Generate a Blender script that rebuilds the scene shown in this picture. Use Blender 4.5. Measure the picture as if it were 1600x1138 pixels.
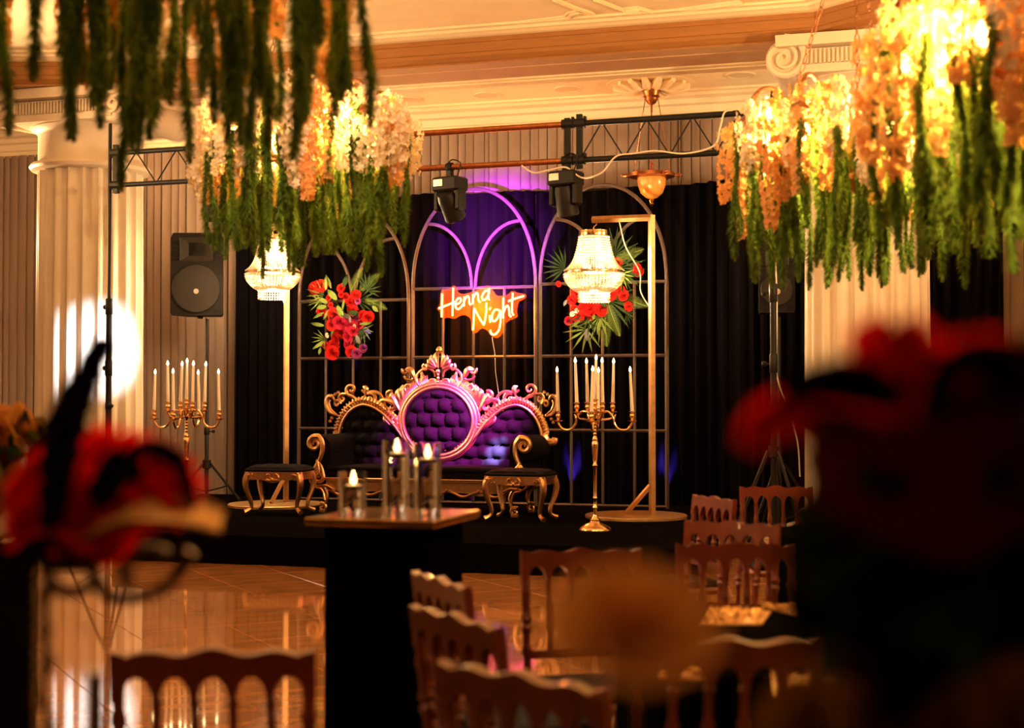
import bpy, math, random
from math import sin, cos, pi, radians as R, sqrt, atan2
from mathutils import Vector, Matrix, Euler
random.seed(7)
D = bpy.data
SC = bpy.context.scene
COL = SC.collection
for o in list(D.objects):
    D.objects.remove(o, do_unlink=True)

# ------------------------------------------------------------------ camera
F = 2222.0                       # focal length in pixels of the 1600 px frame
EYE = Vector((0, 0, 1.44))
YAW, PIT = R(16.5), math.atan(51 / F)
FW = Vector((-sin(YAW) * cos(PIT), cos(YAW) * cos(PIT), sin(PIT)))
RT = Vector((cos(YAW), sin(YAW), 0))
UP = RT.cross(FW)
cam_d = D.cameras.new('camera'); cam = D.objects.new('camera', cam_d); COL.objects.link(cam)
cam_d.sensor_width = 36; cam_d.lens = 36 * F / 1600
cam_d.clip_start = .05; cam_d.clip_end = 100
cam.matrix_world = Matrix.Translation(EYE) @ Matrix((RT, UP, -FW)).transposed().to_4x4()
cam_d.dof.use_dof = True; cam_d.dof.focus_distance = 14.2
cam_d.dof.aperture_fstop = 2.2; cam_d.dof.aperture_blades = 0
SC.camera = cam

def ray(px, py): return FW + RT * ((px - 800) / F) + UP * ((569 - py) / F)
HF = Vector((-sin(YAW), cos(YAW), 0))
def pd(px, py, d):
    r = ray(px, py); return EYE + r * (d / r.dot(HF))
def py_(px, py, Y):
    r = ray(px, py); return EYE + r * (Y / r.y)
def pz(px, py, z):
    r = ray(px, py); return EYE + r * ((z - EYE.z) / r.z)
def ld(lat, d):                  # metres right of / ahead of the eye -> room x, y
    v = HF * d + Vector((cos(YAW), sin(YAW), 0)) * lat
    return v.x, v.y

# ------------------------------------------------------------------ world, exposure, lights
w = D.worlds.new('world'); SC.world = w; w.use_nodes = True
w.node_tree.nodes['Background'].inputs[0].default_value = (1.0, .5, .2, 1)
w.node_tree.nodes['Background'].inputs[1].default_value = .01
SC.view_settings.view_transform = 'Standard'; SC.view_settings.look = 'None'
SC.view_settings.gamma = 1; SC.view_settings.use_curve_mapping = False
SC.view_settings.exposure = 0.15
SC.cycles.use_denoising = True
SC.cycles.max_bounces = 8; SC.cycles.transparent_max_bounces = 16
SC.cycles.sample_clamp_indirect = 6.0
SC.cycles.caustics_refractive = False; SC.cycles.caustics_reflective = False

WARM = (1.0, .58, .26)
def point(name, loc, power, col=WARM, rad=.05):
    l = D.lights.new(name, 'POINT'); l.energy = power; l.color = col; l.shadow_soft_size = rad
    o = D.objects.new(name, l); COL.objects.link(o); o.location = loc; return o
def spot(name, loc, target, power, col, size, blend=.3, rad=.03):
    l = D.lights.new(name, 'SPOT'); l.energy = power; l.color = col; l.spot_size = R(size); l.spot_blend = blend
    l.shadow_soft_size = rad
    o = D.objects.new(name, l); COL.objects.link(o); o.location = loc
    o.rotation_euler = (Vector(target) - Vector(loc)).to_track_quat('-Z', 'Y').to_euler(); return o

# unseen lights outside the frame (more hall chandeliers, an added fill and the uplighters by the side walls)
for x, y, z, e in ((-9.6, 7.2, 3.6, 120), (2.8, 10.6, 3.7, 80), (-3.0, -1.5, 3.4, 60), (3.4, 2.0, 3.3, 20), (-12.4, 13.0, 2.9, 80)):
    point('unseen_light', (x, y, z), e, WARM, .25)
point('unseen_light', (*ld(.55, 1.5), 3.3), 38, WARM, .2)
point('unseen_light', (*ld(-1.3, 6.4), 4.35), 240, (1.0, .68, .36), .2)  # added fill, no lamp known here; brightens the front of the left flower chandelier
for x, y, z, e, tg in ((-11.5, 13.6, 3.3, 1250, (-6.5, 14.4, 4.9)), (2.6, 13.9, 3.4, 950, (-1.5, 14.6, 4.9)), (-9.5, 9.5, 3.3, 1100, (-4.5, 11.8, 4.9)), (2.5, 9.0, 3.3, 950, (-2.0, 11.6, 4.9))):
    spot('uplighter', (x, y, z), tg, e * 1.15, (1.0, .60, .26), 100, .9, .15)
# stage lighting: the beams leave the lenses of the moving heads
def beam(name, src, target, power, col, size, blend):
    src, target = Vector(src), Vector(target); d = (target - src).normalized()
    spot(name, src + d * .30, target, power, col, size, blend, .03)
HEAD1 = py_(705, 308, 12.15); HEAD2 = py_(884, 298, 12.15)
beam('violet_wash', HEAD1, py_(772, 385, 15.2), 8500, (.46, .02, 1.0), 36, 1.0)
beam('magenta_wash', HEAD2, py_(728, 655, 14.2), 10500, (1.0, .05, .92), 29, 1.0)
beam('blue_accent', HEAD2 + Vector((.1, 0, 0)), py_(778, 695, 14.1), 70000, (.30, .30, 1.0), 4.2, .9)
beam('violet_accent', HEAD1, py_(578, 525, 14.8), 1600, (.30, .12, 1.0), 3.0, .6)
spot('column_beam', py_(1010, 300, 11.0), py_(212, 530, 12.7), 10000, (.72, .82, 1.0), 10.5, 1.0)
for px, py in ((885, 792), (1035, 796)):
    p = py_(px, py, 15.16); p.z = .27; spot('blue_uplight', p, p + Vector((.0, .30, .42)), 1500, (.10, .05, 1.0), 24, .9)

# ------------------------------------------------------------------ materials
def mat(name, col, rough=.5, metal=0., emit=None, estr=0., var=0., scale=20., bump=0., trans=0., ior=1.45, spec=.5, coat=0., col2=None, stretch=None, sheen=0.):
    m = D.materials.new(name); m.use_nodes = True; nt = m.node_tree; b = nt.nodes['Principled BSDF']
    b.inputs['Base Color'].default_value = (*col, 1); b.inputs['Roughness'].default_value = rough
    b.inputs['Metallic'].default_value = metal; b.inputs['Specular IOR Level'].default_value = spec
    b.inputs['Transmission Weight'].default_value = trans; b.inputs['IOR'].default_value = ior
    b.inputs['Coat Weight'].default_value = coat; b.inputs['Sheen Weight'].default_value = sheen
    if emit:
        b.inputs['Emission Color'].default_value = (*emit, 1); b.inputs['Emission Strength'].default_value = estr
    if var or bump or col2:
        tc = nt.nodes.new('ShaderNodeTexCoord'); mp = nt.nodes.new('ShaderNodeMapping'); n = nt.nodes.new('ShaderNodeTexNoise')
        n.inputs['Scale'].default_value = scale; n.inputs['Detail'].default_value = 5
        if stretch: mp.inputs['Scale'].default_value = stretch
        nt.links.new(tc.outputs['Object'], mp.inputs[0]); nt.links.new(mp.outputs[0], n.inputs['Vector'])
        r = nt.nodes.new('ShaderNodeValToRGB')
        c2 = col2 or tuple(min(1, c * (1 + var)) for c in col); c1 = col if col2 else tuple(c * (1 - var) for c in col)
        r.color_ramp.elements[0].position = .3; r.color_ramp.elements[1].position = .7
        r.color_ramp.elements[0].color = (*c1, 1); r.color_ramp.elements[1].color = (*c2, 1)
        nt.links.new(n.outputs['Fac'], r.inputs[0]); nt.links.new(r.outputs[0], b.inputs['Base Color'])
        if bump:
            bp = nt.nodes.new('ShaderNodeBump'); bp.inputs['Strength'].default_value = bump; bp.inputs['Distance'].default_value = .01
            nt.links.new(n.outputs['Fac'], bp.inputs['Height']); nt.links.new(bp.outputs[0], b.inputs['Normal'])
    return m
def thin(name, col, tcol, f=.45, var=.15):          # petals and leaves: light comes through
    m = D.materials.new(name); m.use_nodes = True; nt = m.node_tree; nt.nodes.clear()
    o = nt.nodes.new('ShaderNodeOutputMaterial'); a = nt.nodes.new('ShaderNodeBsdfDiffuse'); t = nt.nodes.new('ShaderNodeBsdfTranslucent')
    x = nt.nodes.new('ShaderNodeMixShader'); x.inputs[0].default_value = f
    n = nt.nodes.new('ShaderNodeTexNoise'); n.inputs['Scale'].default_value = 25
    h = nt.nodes.new('ShaderNodeHueSaturation'); h.inputs['Color'].default_value = (*col, 1)
    mr = nt.nodes.new('ShaderNodeMapRange'); mr.inputs['To Min'].default_value = 1 - var; mr.inputs['To Max'].default_value = 1 + var
    nt.links.new(n.outputs['Fac'], mr.inputs[0]); nt.links.new(mr.outputs[0], h.inputs['Value'])
    nt.links.new(h.outputs[0], a.inputs[0]); t.inputs[0].default_value = (*tcol, 1)
    nt.links.new(a.outputs[0], x.inputs[1]); nt.links.new(t.outputs[0], x.inputs[2]); nt.links.new(x.outputs[0], o.inputs[0])
    return m
def emis(name, col, s):
    m = D.materials.new(name); m.use_nodes = True; nt = m.node_tree; nt.nodes.clear()
    o = nt.nodes.new('ShaderNodeOutputMaterial'); e = nt.nodes.new('ShaderNodeEmission')
    e.inputs[0].default_value = (*col, 1); e.inputs[1].default_value = s; nt.links.new(e.outputs[0], o.inputs[0]); return m
def glassy(name, tint, clear=.6, rough=.3):          # clear sheet: part see-through, part scattering
    m = D.materials.new(name); m.use_nodes = True; nt = m.node_tree; nt.nodes.clear()
    o = nt.nodes.new('ShaderNodeOutputMaterial'); tr = nt.nodes.new('ShaderNodeBsdfTransparent'); tl = nt.nodes.new('ShaderNodeBsdfTranslucent')
    df = nt.nodes.new('ShaderNodeBsdfDiffuse'); a = nt.nodes.new('ShaderNodeMixShader'); x = nt.nodes.new('ShaderNodeMixShader')
    tl.inputs[0].default_value = (*tint, 1); df.inputs[0].default_value = (*tint, 1); tr.inputs[0].default_value = (1, .97, .92, 1)
    a.inputs[0].default_value = .5; x.inputs[0].default_value = 1 - clear
    nt.links.new(df.outputs[0], a.inputs[1]); nt.links.new(tl.outputs[0], a.inputs[2])
    nt.links.new(tr.outputs[0], x.inputs[1]); nt.links.new(a.outputs[0], x.inputs[2]); nt.links.new(x.outputs[0], o.inputs[0]); return m

M = {}
M['plaster'] = mat('plaster', (.84, .69, .47), .6, var=.05, scale=3, bump=.05)
M['fascia'] = mat('fascia_brown', (.30, .125, .034), .5, var=.12, scale=4, stretch=(1, 1, 14))  # browner and darker than the ceiling plaster
M['peach'] = mat('peach_paint', (.55, .34, .20), .55, var=.06, scale=5)
M['column'] = mat('column_paint', (.64, .53, .41), .5, var=.04, scale=6, bump=.04)
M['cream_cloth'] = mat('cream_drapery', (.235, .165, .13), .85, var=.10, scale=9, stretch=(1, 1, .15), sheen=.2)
M['black_cloth'] = mat('black_drapery', (.0036, .0028, .0034), .95, var=.3, scale=6, stretch=(1, 1, .15), spec=.0)
M['black_table_cloth'] = mat('black_table_cloth', (.0025, .002, .002), .9, var=.2, spec=0)
M['wall'] = mat('wall_paint', (.42, .33, .25), .8, var=.05)
M['tile'] = mat('marble_tile', (.36, .15, .055), .05, var=.3, scale=2.2, stretch=(1, 4, 1), ior=1.95)
M['grout'] = mat('grout', (.16, .09, .05), .6, var=.1)
M['stage_carpet'] = mat('stage_covering', (.004, .003, .003), .5, var=.4, scale=30, spec=0)
M['gold'] = mat('antique_gold', (.76, .43, .20), .34, 1.0, var=.12, scale=30, bump=.05)
M['brass'] = mat('polished_brass', (.86, .56, .27), .2, 1.0, var=.05)
M['gold_paint'] = mat('gold_painted_wood', (.50, .29, .12), .38, .55, var=.15, scale=12, bump=.08)
M['copper'] = mat('copper_metal', (.42, .15, .06), .35, 1.0, var=.2, scale=20)
M['iron'] = mat('brushed_iron', (.085, .055, .046), .5, .15, spec=.25, var=.1, scale=30)
M['black_metal'] = mat('black_metal', (.009, .008, .008), .45, .0, var=.2, scale=40, spec=.2)
M['black_plastic'] = mat('black_plastic', (.009, .007, .006), .5, spec=.22, var=.15, scale=60, bump=.1)
M['grille'] = mat('speaker_grille', (.015, .010, .007), .6, .1, var=.4, scale=160, bump=.3)
M['velvet'] = mat('black_velvet', (.0045, .003, .004), .8, spec=.06, var=.2, scale=40, bump=.1)
M['wood'] = mat('mahogany_wood', (.15, .023, .007), .38, var=.25, scale=14, stretch=(1, 1, .2), coat=.3)
M['bronze'] = mat('dark_bronze', (.22, .085, .04), .35, .9, var=.2, scale=30)
M['petal_white'] = thin('ivory_petals', (.95, .88, .76), (.90, .66, .36), .4)
M['petal_peach'] = thin('peach_petals', (.90, .58, .28), (.95, .50, .14), .55)
M['moss'] = thin('green_trailing_foliage', (.13, .23, .045), (.17, .20, .02), .3, .4)
M['leaf'] = thin('leaf_green', (.16, .22, .05), (.10, .15, .02), .25, .3)
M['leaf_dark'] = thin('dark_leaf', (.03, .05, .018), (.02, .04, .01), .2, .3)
M['leaf_shaded'] = thin('shaded_leaf', (.018, .026, .006), (.012, .016, .003), .2, .3)  # leaf green with the shade of the right centrepiece put into the colour
M['leaf_grey'] = thin('grey_leaf', (.20, .18, .20), (.1, .1, .1), .2, .3)
M['red_petal'] = thin('red_petals', (.46, .014, .012), (.4, .01, .01), .2, .2)
M['pink_petal'] = thin('pink_petals', (.50, .02, .06), (.4, .02, .05), .2, .2)
M['plum_petal'] = thin('plum_petals', (.28, .04, .16), (.2, .02, .1), .2, .2)
M['tan_petal'] = thin('tan_petals', (.66, .30, .08), (.6, .25, .05), .4, .2)
M['tan_shaded'] = thin('shaded_tan_petals', (.22, .09, .02), (.18, .07, .015), .3, .2)  # shaded copy of the tan petals, for the right foreground
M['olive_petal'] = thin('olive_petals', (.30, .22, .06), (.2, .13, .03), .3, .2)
M['dark_red_petal'] = thin('dark_red_petals', (.06, .006, .005), (.05, .004, .004), .2, .3)  # red with backlight shade put into the colour, for the right centrepiece
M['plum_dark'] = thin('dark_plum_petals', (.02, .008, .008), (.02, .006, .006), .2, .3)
M['red_feather'] = thin('red_feather', (.92, .022, .010), (.95, .016, .006), .55, .2)
M['black_feather'] = thin('black_feather', (.010, .007, .008), (.01, .005, .006), .2, .3)
M['wax'] = mat('ivory_wax', (.86, .74, .60), .45, var=.03)
M['flame'] = emis('candle_flame', (1.0, .70, .30), 14)
M['lit_wick'] = emis('lit_candle_flame', (1.0, .55, .16), 40)
M['bulb'] = emis('warm_bulb', (1.0, .52, .13), 42)
M['bulb_lamp'] = emis('bright_bulb', (1.0, .76, .42), 90)
M['neon'] = emis('neon_tube', (1.0, .50, .11), 9)
M['acrylic'] = glassy('acrylic_sheet', (.90, .20, .02), .84)
M['crystal'] = thin('crystal_beads', (.95, .86, .70), (.95, .82, .62), .5, .1)
M['dark_bead'] = mat('dark_crystal', (.10, .05, .02), .08, .3, coat=1)
M['glass'] = mat('clear_glass', (1, 1, 1), .0, trans=1.0, ior=1.45)
M['water'] = mat('clear_water', (1, .98, .95), .0, trans=1.0, ior=1.33)
M['mirror_top'] = mat('glossy_gold_top', (.48, .25, .07), .16, .9)
M['amber'] = mat('amber_glass', (.80, .34, .07), .25, coat=.5, var=.15, scale=12)
M['sequin'] = mat('gold_sequins', (.75, .34, .09), .3, .7, var=.5, scale=120, bump=.9)
M['mask_gold'] = mat('mask_gold', (.60, .30, .09), .4, .35, var=.2, scale=30)
M['white_cable'] = mat('white_cable', (.72, .60, .48), .5)
M['cone_metal'] = mat('pale_metal', (.7, .62, .52), .3, .7)
M['copper_disc'] = mat('pale_disc', (.66, .52, .36), .6)

# ------------------------------------------------------------------ mesh building
class MB:
    def __init__(s): s.v = []; s.f = []
    def add(s, vs, fs):
        b = len(s.v); s.v += [tuple(p) for p in vs]; s.f += [tuple(i + b for i in q) for q in fs]; return s
    def box(s, c, size, rz=0, m=None):
        hx, hy, hz = size[0] / 2, size[1] / 2, size[2] / 2
        vs = [Vector((x, y, z)) for x in (-hx, hx) for y in (-hy, hy) for z in (-hz, hz)]
        rot = m or Matrix.Rotation(rz, 3, 'Z')
        return s.add([rot @ p + Vector(c) for p in vs], [(0, 1, 3, 2), (4, 6, 7, 5), (0, 4, 5, 1), (2, 3, 7, 6), (0, 2, 6, 4), (1, 5, 7, 3)])
    def bevel_box(s, c, size, b=.01):
        x, y, z = size[0] / 2, size[1] / 2, size[2] / 2
        lo = [(-x + b, -y + b), (x - b, -y + b), (x - b, y - b), (-x + b, y - b)]
        def ring(k, zz): 
            X, Y = x - k, y - k; e = b * .6
            return [(-X, -Y + e, zz), (-X + e, -Y, zz), (X - e, -Y, zz), (X, -Y + e, zz), (X, Y - e, zz), (X - e, Y, zz), (-X + e, Y, zz), (-X, Y - e, zz)]
        vs = ring(b, -z) + ring(0, -z + b) + ring(0, z - b) + ring(b, z)
        fs = [tuple(range(7, -1, -1)), tuple(range(24, 32))]
        for k in range(3):
            for i in range(8):
                j = (i + 1) % 8; fs.append((k * 8 + i, k * 8 + j, k * 8 + 8 + j, k * 8 + 8 + i))
        return s.add([Vector(p) + Vector(c) for p in vs], fs)
    def tube(s, pts, rad, n=8, closed=False, flat=None):
        pts = [Vector(p) for p in pts]; N = len(pts)
        rr = rad if isinstance(rad, (list, tuple)) else [rad] * N
        T = []
        for i in range(N):
            a = pts[(i - 1) % N] if (closed or i) else pts[0]; b = pts[(i + 1) % N] if (closed or i < N - 1) else pts[-1]
            t = (b - a); T.append(t.normalized() if t.length > 1e-9 else Vector((0, 0, 1)))
        u = T[0].orthogonal().normalized()
        if flat: u = Vector(flat) - T[0] * Vector(flat).dot(T[0]); u.normalize()
        vs = []
        for i in range(N):
            u = (Vector(flat) if flat else u); u = u - T[i] * u.dot(T[i]); u.normalize(); v = T[i].cross(u)
            for k in range(n):
                a = 2 * pi * k / n + (pi / n if n == 4 else 0); vs.append(pts[i] + (u * cos(a) + v * sin(a)) * rr[i])
        fs = []
        for i in range(N if closed else N - 1):
            j = (i + 1) % N
            for k in range(n):
                l = (k + 1) % n; fs.append((i * n + k, i * n + l, j * n + l, j * n + k))
        if not closed:
            fs.append(tuple(range(n - 1, -1, -1))); fs.append(tuple((N - 1) * n + k for k in range(n)))
        return s.add(vs, fs)
    def lathe(s, prof, n=20, c=(0, 0, 0), m=None):
        vs = []; fs = []; P = len(prof)
        for r, z in prof:
            for k in range(n):
                a = 2 * pi * k / n; p = Vector((max(r, 1e-4) * cos(a), max(r, 1e-4) * sin(a), z)); vs.append((m @ p if m else p) + Vector(c))
        for i in range(P - 1):
            for k in range(n):
                l = (k + 1) % n; fs.append((i * n + k, i * n + l, (i + 1) * n + l, (i + 1) * n + k))
        fs.append(tuple(range(n - 1, -1, -1))); fs.append(tuple((P - 1) * n + k for k in range(n)))
        return s.add(vs, fs)
    def ball(s, c, r, n=8, sz=1.):
        k = max(3, n // 2); return s.lathe([(r * sin(pi * i / k), -r * sz * cos(pi * i / k)) for i in range(k + 1)], n, c)
    def octa(s, c, r):
        c = Vector(c); return s.add([c + Vector(q) * r for q in ((1, 0, 0), (-1, 0, 0), (0, 1, 0), (0, -1, 0), (0, 0, 1), (0, 0, -1))],
                     [(0, 2, 4), (2, 1, 4), (1, 3, 4), (3, 0, 4), (2, 0, 5), (1, 2, 5), (3, 1, 5), (0, 3, 5)])
    def prism(s, poly, y0, y1):          # polygon in x,z extruded along y
        n = len(poly); vs = [(x, y0, z) for x, z in poly] + [(x, y1, z) for x, z in poly]
        fs = [tuple(range(n)), tuple(range(2 * n - 1, n - 1, -1))] + [(i, n + i, n + (i + 1) % n, (i + 1) % n) for i in range(n)]
        return s.add(vs, fs)
    def strip(s, xs, top, bot, y0, y1):  # solid plate between two outlines in x,z
        n = len(xs); vs = []
        for x, t, b in zip(xs, top, bot): vs += [(x, y0, b), (x, y0, t), (x, y1, t), (x, y1, b)]
        fs = []
        for i in range(n - 1):
            a, c = i * 4, i * 4 + 4
            for k in range(4): fs.append((a + k, a + (k + 1) % 4, c + (k + 1) % 4, c + k))
        fs += [(3, 2, 1, 0), tuple((n - 1) * 4 + k for k in range(4))]
        return s.add(vs, fs)
    def grid(s, rows):
        nr, nc = len(rows), len(rows[0]); vs = [p for r in rows for p in r]
        return s.add(vs, [(i * nc + j, i * nc + j + 1, (i + 1) * nc + j + 1, (i + 1) * nc + j) for i in range(nr - 1) for j in range(nc - 1)])
    def xf(s, m):
        s.v = [tuple(m @ Vector(p)) for p in s.v]; return s

def mesh(name, mb, m, smooth=True):
    me = D.meshes.new(name); me.from_pydata(mb.v, [], mb.f); me.materials.append(M[m])
    if smooth:
        me.polygons.foreach_set('use_smooth', [True] * len(me.polygons))
        try: me.set_sharp_from_angle(angle=R(42))
        except Exception: pass
    me.update(); return me
def obj(name, mb, m, parent=None, smooth=True, label=None, kind=None, loc=None, rot=None):
    o = D.objects.new(name, mb if isinstance(mb, bpy.types.Mesh) else mesh(name, mb, m, smooth)); COL.objects.link(o)
    if parent: o.parent = parent
    if loc is not None: o.location = loc
    if rot is not None: o.rotation_euler = rot
    if label: o['label'] = label
    if kind: o['kind'] = kind
    return o
def thing(name, label, cat, loc=(0, 0, 0), rz=0, group=None):
    o = D.objects.new(name, None); COL.objects.link(o); o.location = loc; o.rotation_euler = (0, 0, rz); o.empty_display_size = .1
    o['label'] = label; o['category'] = cat
    if group: o['group'] = group
    return o
def tag(o, label, cat, group=None):
    o['label'] = label; o['category'] = cat
    if group: o['group'] = group
    return o
def struct(name, mb, m, parent=None, smooth=False):
    o = obj(name, mb, m, parent, smooth)
    if not parent: o['kind'] = 'structure'
    return o
KIDS = {}
def copy_tree(src, loc, rz, label, group=None):
    r = src.copy(); COL.objects.link(r); r.location = loc; r.rotation_euler = (0, 0, rz); r['label'] = label
    if group: r['group'] = group
    for ch in src.children:
        c = ch.copy(); COL.objects.link(c); c.parent = r
        for g in ch.children:
            e = g.copy(); COL.objects.link(e); e.parent = c
    return r
def bez(ctrl, n=8):                     # Catmull-Rom through the control points
    P = [Vector(p) for p in ctrl]; P = [P[0] * 2 - P[1]] + P + [P[-1] * 2 - P[-2]]; out = []
    for i in range(1, len(P) - 2):
        a, b, c, d = P[i - 1:i + 3]
        for k in range(n):
            t = k / n; out.append(.5 * ((2 * b) + (c - a) * t + (2 * a - 5 * b + 4 * c - d) * t * t + (3 * b - a - 3 * c + d) * t ** 3))
    return out + [P[-2]]
def bez2(ctrl, n=8, y=0): return bez([(x, y, z) for x, z in ctrl], n)

# ------------------------------------------------------------------ the room
ZF = .25                                # height of the stage
fl = struct('floor', MB().box((-3, 5, -.056), (26, 26, .1)), 'grout')
tm = mesh('tile', MB().bevel_box((0, 0, 0), (.597, .597, .016), .002), 'tile', False)
cnt = 0
for i in range(-45, 46):
    for j in range(-45, 46):
        x, y = (i - j) * .4243, (i + j) * .4243
        v = Vector((x, y, 0)); d = v.dot(HF); lat = v.dot(RT)
        if d < 2.6 or d > 15.5 or abs(lat) > d * .36 + 1.0: continue
        if y > 11.35 and -7.4 < x < -2.2: continue
        if y > 15.8 : continue
        if 620 + 1.44 * F / d > 1138 + 140: continue
        if d < 6 and lat > .75: continue
        o = obj('tile', tm, None, fl, loc=(x, y, -.0015), rot=(random.uniform(-.0002, .0002), random.uniform(-.0002, .0002), R(45) + random.choice((0, pi))))
        cnt += 1
print('tiles', cnt)
struct('wall_back', MB().box((-4.5, 16.15, 2.5), (21, .1, 5.0)), 'wall')
struct('wall_left', MB().box((-14.9, 5, 2.5), (.1, 22.4, 5.0)), 'wall')
struct('wall_right', MB().box((5.9, 5, 2.5), (.1, 22.4, 5.0)), 'wall')
struct('ceiling', MB().box((-4.5, 4.6, 4.95), (21, 21, .1)), 'plaster')
struct('ceiling_stage', MB().box((-4.5, 14.85, 4.90), (21, 2.5, .1)), 'plaster')
# beam ring around the raised ceiling: three straight runs
B = Vector((-7.56, 12.7, 0)); Cc = Vector((-.99, 12.7, 0))
A = B + Vector((-.9588, -.284, 0)) * 6; E = Cc + Vector((.8, -.6, 0)) * 5
line = [A, B, Cc, E]
def sweep(prof, pts):
    mb = MB(); nrm = []
    for i in range(len(pts) - 1):
        t = (pts[i + 1] - pts[i]).normalized(); nrm.append(Vector((-t.y, t.x, 0)))
    rows = []
    for i, p in enumerate(pts):
        if i == 0: m = nrm[0]
        elif i == len(pts) - 1: m = nrm[-1]
        else:
            m = (nrm[i - 1] + nrm[i]).normalized(); m = m / m.dot(nrm[i])
        rows.append([p + m * u + Vector((0, 0, z)) for u, z in prof])
    return mb.grid(rows)
struct('trim_1', sweep([(-.20, 4.905), (-.20, 4.88), (-.15, 4.875), (-.13, 4.855), (-.10, 4.85), (-.06, 4.835), (-.03, 4.83), (0, 4.83)], line), 'plaster')
struct('trim_2', sweep([(0, 4.84), (0, 4.79), (.01, 4.785), (.01, 4.70), (.02, 4.695), (.02, 4.66), (.05, 4.63), (.07, 4.615), (.07, 4.6)], line), 'fascia')
struct('trim_3', sweep([(.07, 4.602), (.30, 4.602), (.30, 4.612), (.33, 4.612), (.33, 4.60), (.74, 4.60)], line), 'peach')
struct('trim_4', sweep([(.74, 4.602), (.74, 4.585), (.80, 4.58), (.80, 4.57), (.92, 4.565), (.95, 4.57), (1.05, 4.60), (1.12, 4.66), (1.15, 4.70), (1.15, 4.90)], line), 'plaster')
struct('trim_5', sweep([(-.50, 4.852), (-.50, 4.83), (-.44, 4.825), (-.40, 4.80), (-.30, 4.785), (-.26, 4.74), (-.18, 4.73), (-.14, 4.66), (-.10, 4.65), (-.10, 4.58), (0, 4.575)], [Vector((-15, 16.09, 0)), Vector((6, 16.09, 0))]), 'plaster')
# panel mouldings on the two ceilings
k = 6
def moulding(pix, z, wdt=.05):
    global k
    pts = [pz(a, b, z) for a, b in pix]
    mb = MB()
    for dx, r in ((0, .028), (.055, .018), (-.05, .014)):
        mb.tube([p + Vector((dx * .3, dx, 0)) for p in pts], r, 6)
    struct('trim_%d' % k, mb, 'plaster', None, True); k += 1
moulding([(560, 56), (800, 37), (886, 27), (893, 21), (905, 18), (922, 19), (900, 12), (866, -2)], 4.9)
moulding([(930, -2), (974, 15), (1000, 12), (1024, 19), (1060, 16), (1150, 4), (1160, 3)], 4.9)
moulding([(645, 177), (740, 172), (785, 163), (868, 155), (885, 159)], 4.85)
moulding([(1145, 92), (1160, 97), (1200, 98), (1230, 94)], 4.85)
# rosette and round plates on the ceiling over the stage
rc = pz(1018, 133, 4.85)
mb = MB()
for i in range(16):
    a = 2 * pi * i / 16; mb.tube([(cos(a) * .06, sin(a) * .06, -.02), (cos(a) * .25, sin(a) * .25, -.045), (cos(a) * .42, sin(a) * .42, -.02)], [.03, .065, .03], 6)
mb.lathe([(.02, -.05), (.12, -.04), (.16, -.01), (.5, -.004), (.5, 0)], 28)
tag(obj('ceiling_rosette', mb, 'plaster', loc=(rc.x, rc.y, 4.85)), 'plaster leaf rosette on the ceiling above the amber bowl lamp', 'rosette')
for (px, py, nm) in ((637, 155, 'first round plate in the ceiling row, just right of the left flower chandelier'), (762, 148, 'second round plate in the ceiling row, above the copper tubes'),
                 (888, 138.5, 'third round plate in the ceiling row, left of the plaster rosette'), (1157, 117, 'round plate in the ceiling right of the plaster rosette')):
    c = pz(px, py, 4.85)
    tag(obj('ceiling_plate', MB().lathe([(.16, -.001), (.155, -.012), (.13, -.012), (.125, -.006), (.01, -.006)], 32), 'copper_disc', loc=(c.x, c.y, 4.85)), nm, 'ceiling plate', 'round ceiling plates')

# columns
def column(x, y, label):
    t = thing('column', label, 'column', (x, y, 0), R(-16.5 + 16.5)); t['kind'] = 'structure'
    r = .56; nf = 22; n = nf * 8; mb = MB(); rows = []
    for z in (.42, 1.4, 2.6, 3.82):
        row = []
        for q in range(n + 1):
            a = 2 * pi * q / n; u = (q % 8) / 8; dd = 0 if u < .22 else -.052 * sin(pi * (u - .22) / .78) ** .7
            rr = r * (1 - .035 * z / 4) + dd; row.append((rr * cos(a), rr * sin(a), z))
        rows.append(row)
    obj('shaft', mb.grid(rows), 'column', t)
    obj('base', MB().lathe([(.74, 0), (.74, .16), (.68, .17), (.72, .22), (.72, .28), (.62, .31), (.61, .34), (.65, .37), (.60, .42), (.5, .42)], 44), 'column', t)
    obj('necking', MB().lathe([(.53, 3.80), (.61, 3.82), (.63, 3.85), (.61, 3.88), (.55, 3.89), (.54, 3.92), (.54, 4.18), (.56, 4.22), (.62, 4.25), (.62, 4.27)], 44), 'column', t)
    cb = MB().box((0, 0, 4.30), (1.30, 1.30, .07)); cb.box((0, 0, 4.40), (1.24, 1.24, .16)); cb.box((0, 0, 4.54), (1.46, 1.46, .10))
    obj('capital', cb, 'column', t, False)
    fr = MB()
    for q in range(28):
        a = -.50 + q * 1.0 / 27; fr.box((a, -.63, 4.405), (.018, .03, .12)); fr.box((.63, a, 4.405), (.03, .018, .12)); fr.box((-.63, a, 4.405), (.03, .018, .12))
    obj('fluted_frieze', fr, 'column', t, False)
    for sx in (-1, 1):
        v = MB()
        for sy in (-1, 1):
            pts = []
            for q in range(60):
                a = q / 59 * 4.6 * pi; rr = .17 * (1 - q / 59) ** .9 + .015
                pts.append((sx * (.66 + rr * cos(a + pi / 2) * 1), sy * .66, 4.40 + rr * sin(a + pi / 2)))
            v.tube(pts, [.032 * (1 - .7 * q / 59) for q in range(60)], 6)
        v.lathe([(.165, -.64), (.17, -.6), (.13, 0), (.17, .6), (.165, .64)], 24, (sx * .66, 0, 4.40), Matrix.Rotation(pi / 2, 3, 'X'))
        obj('volute', v, 'column', t)
    return t
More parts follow.
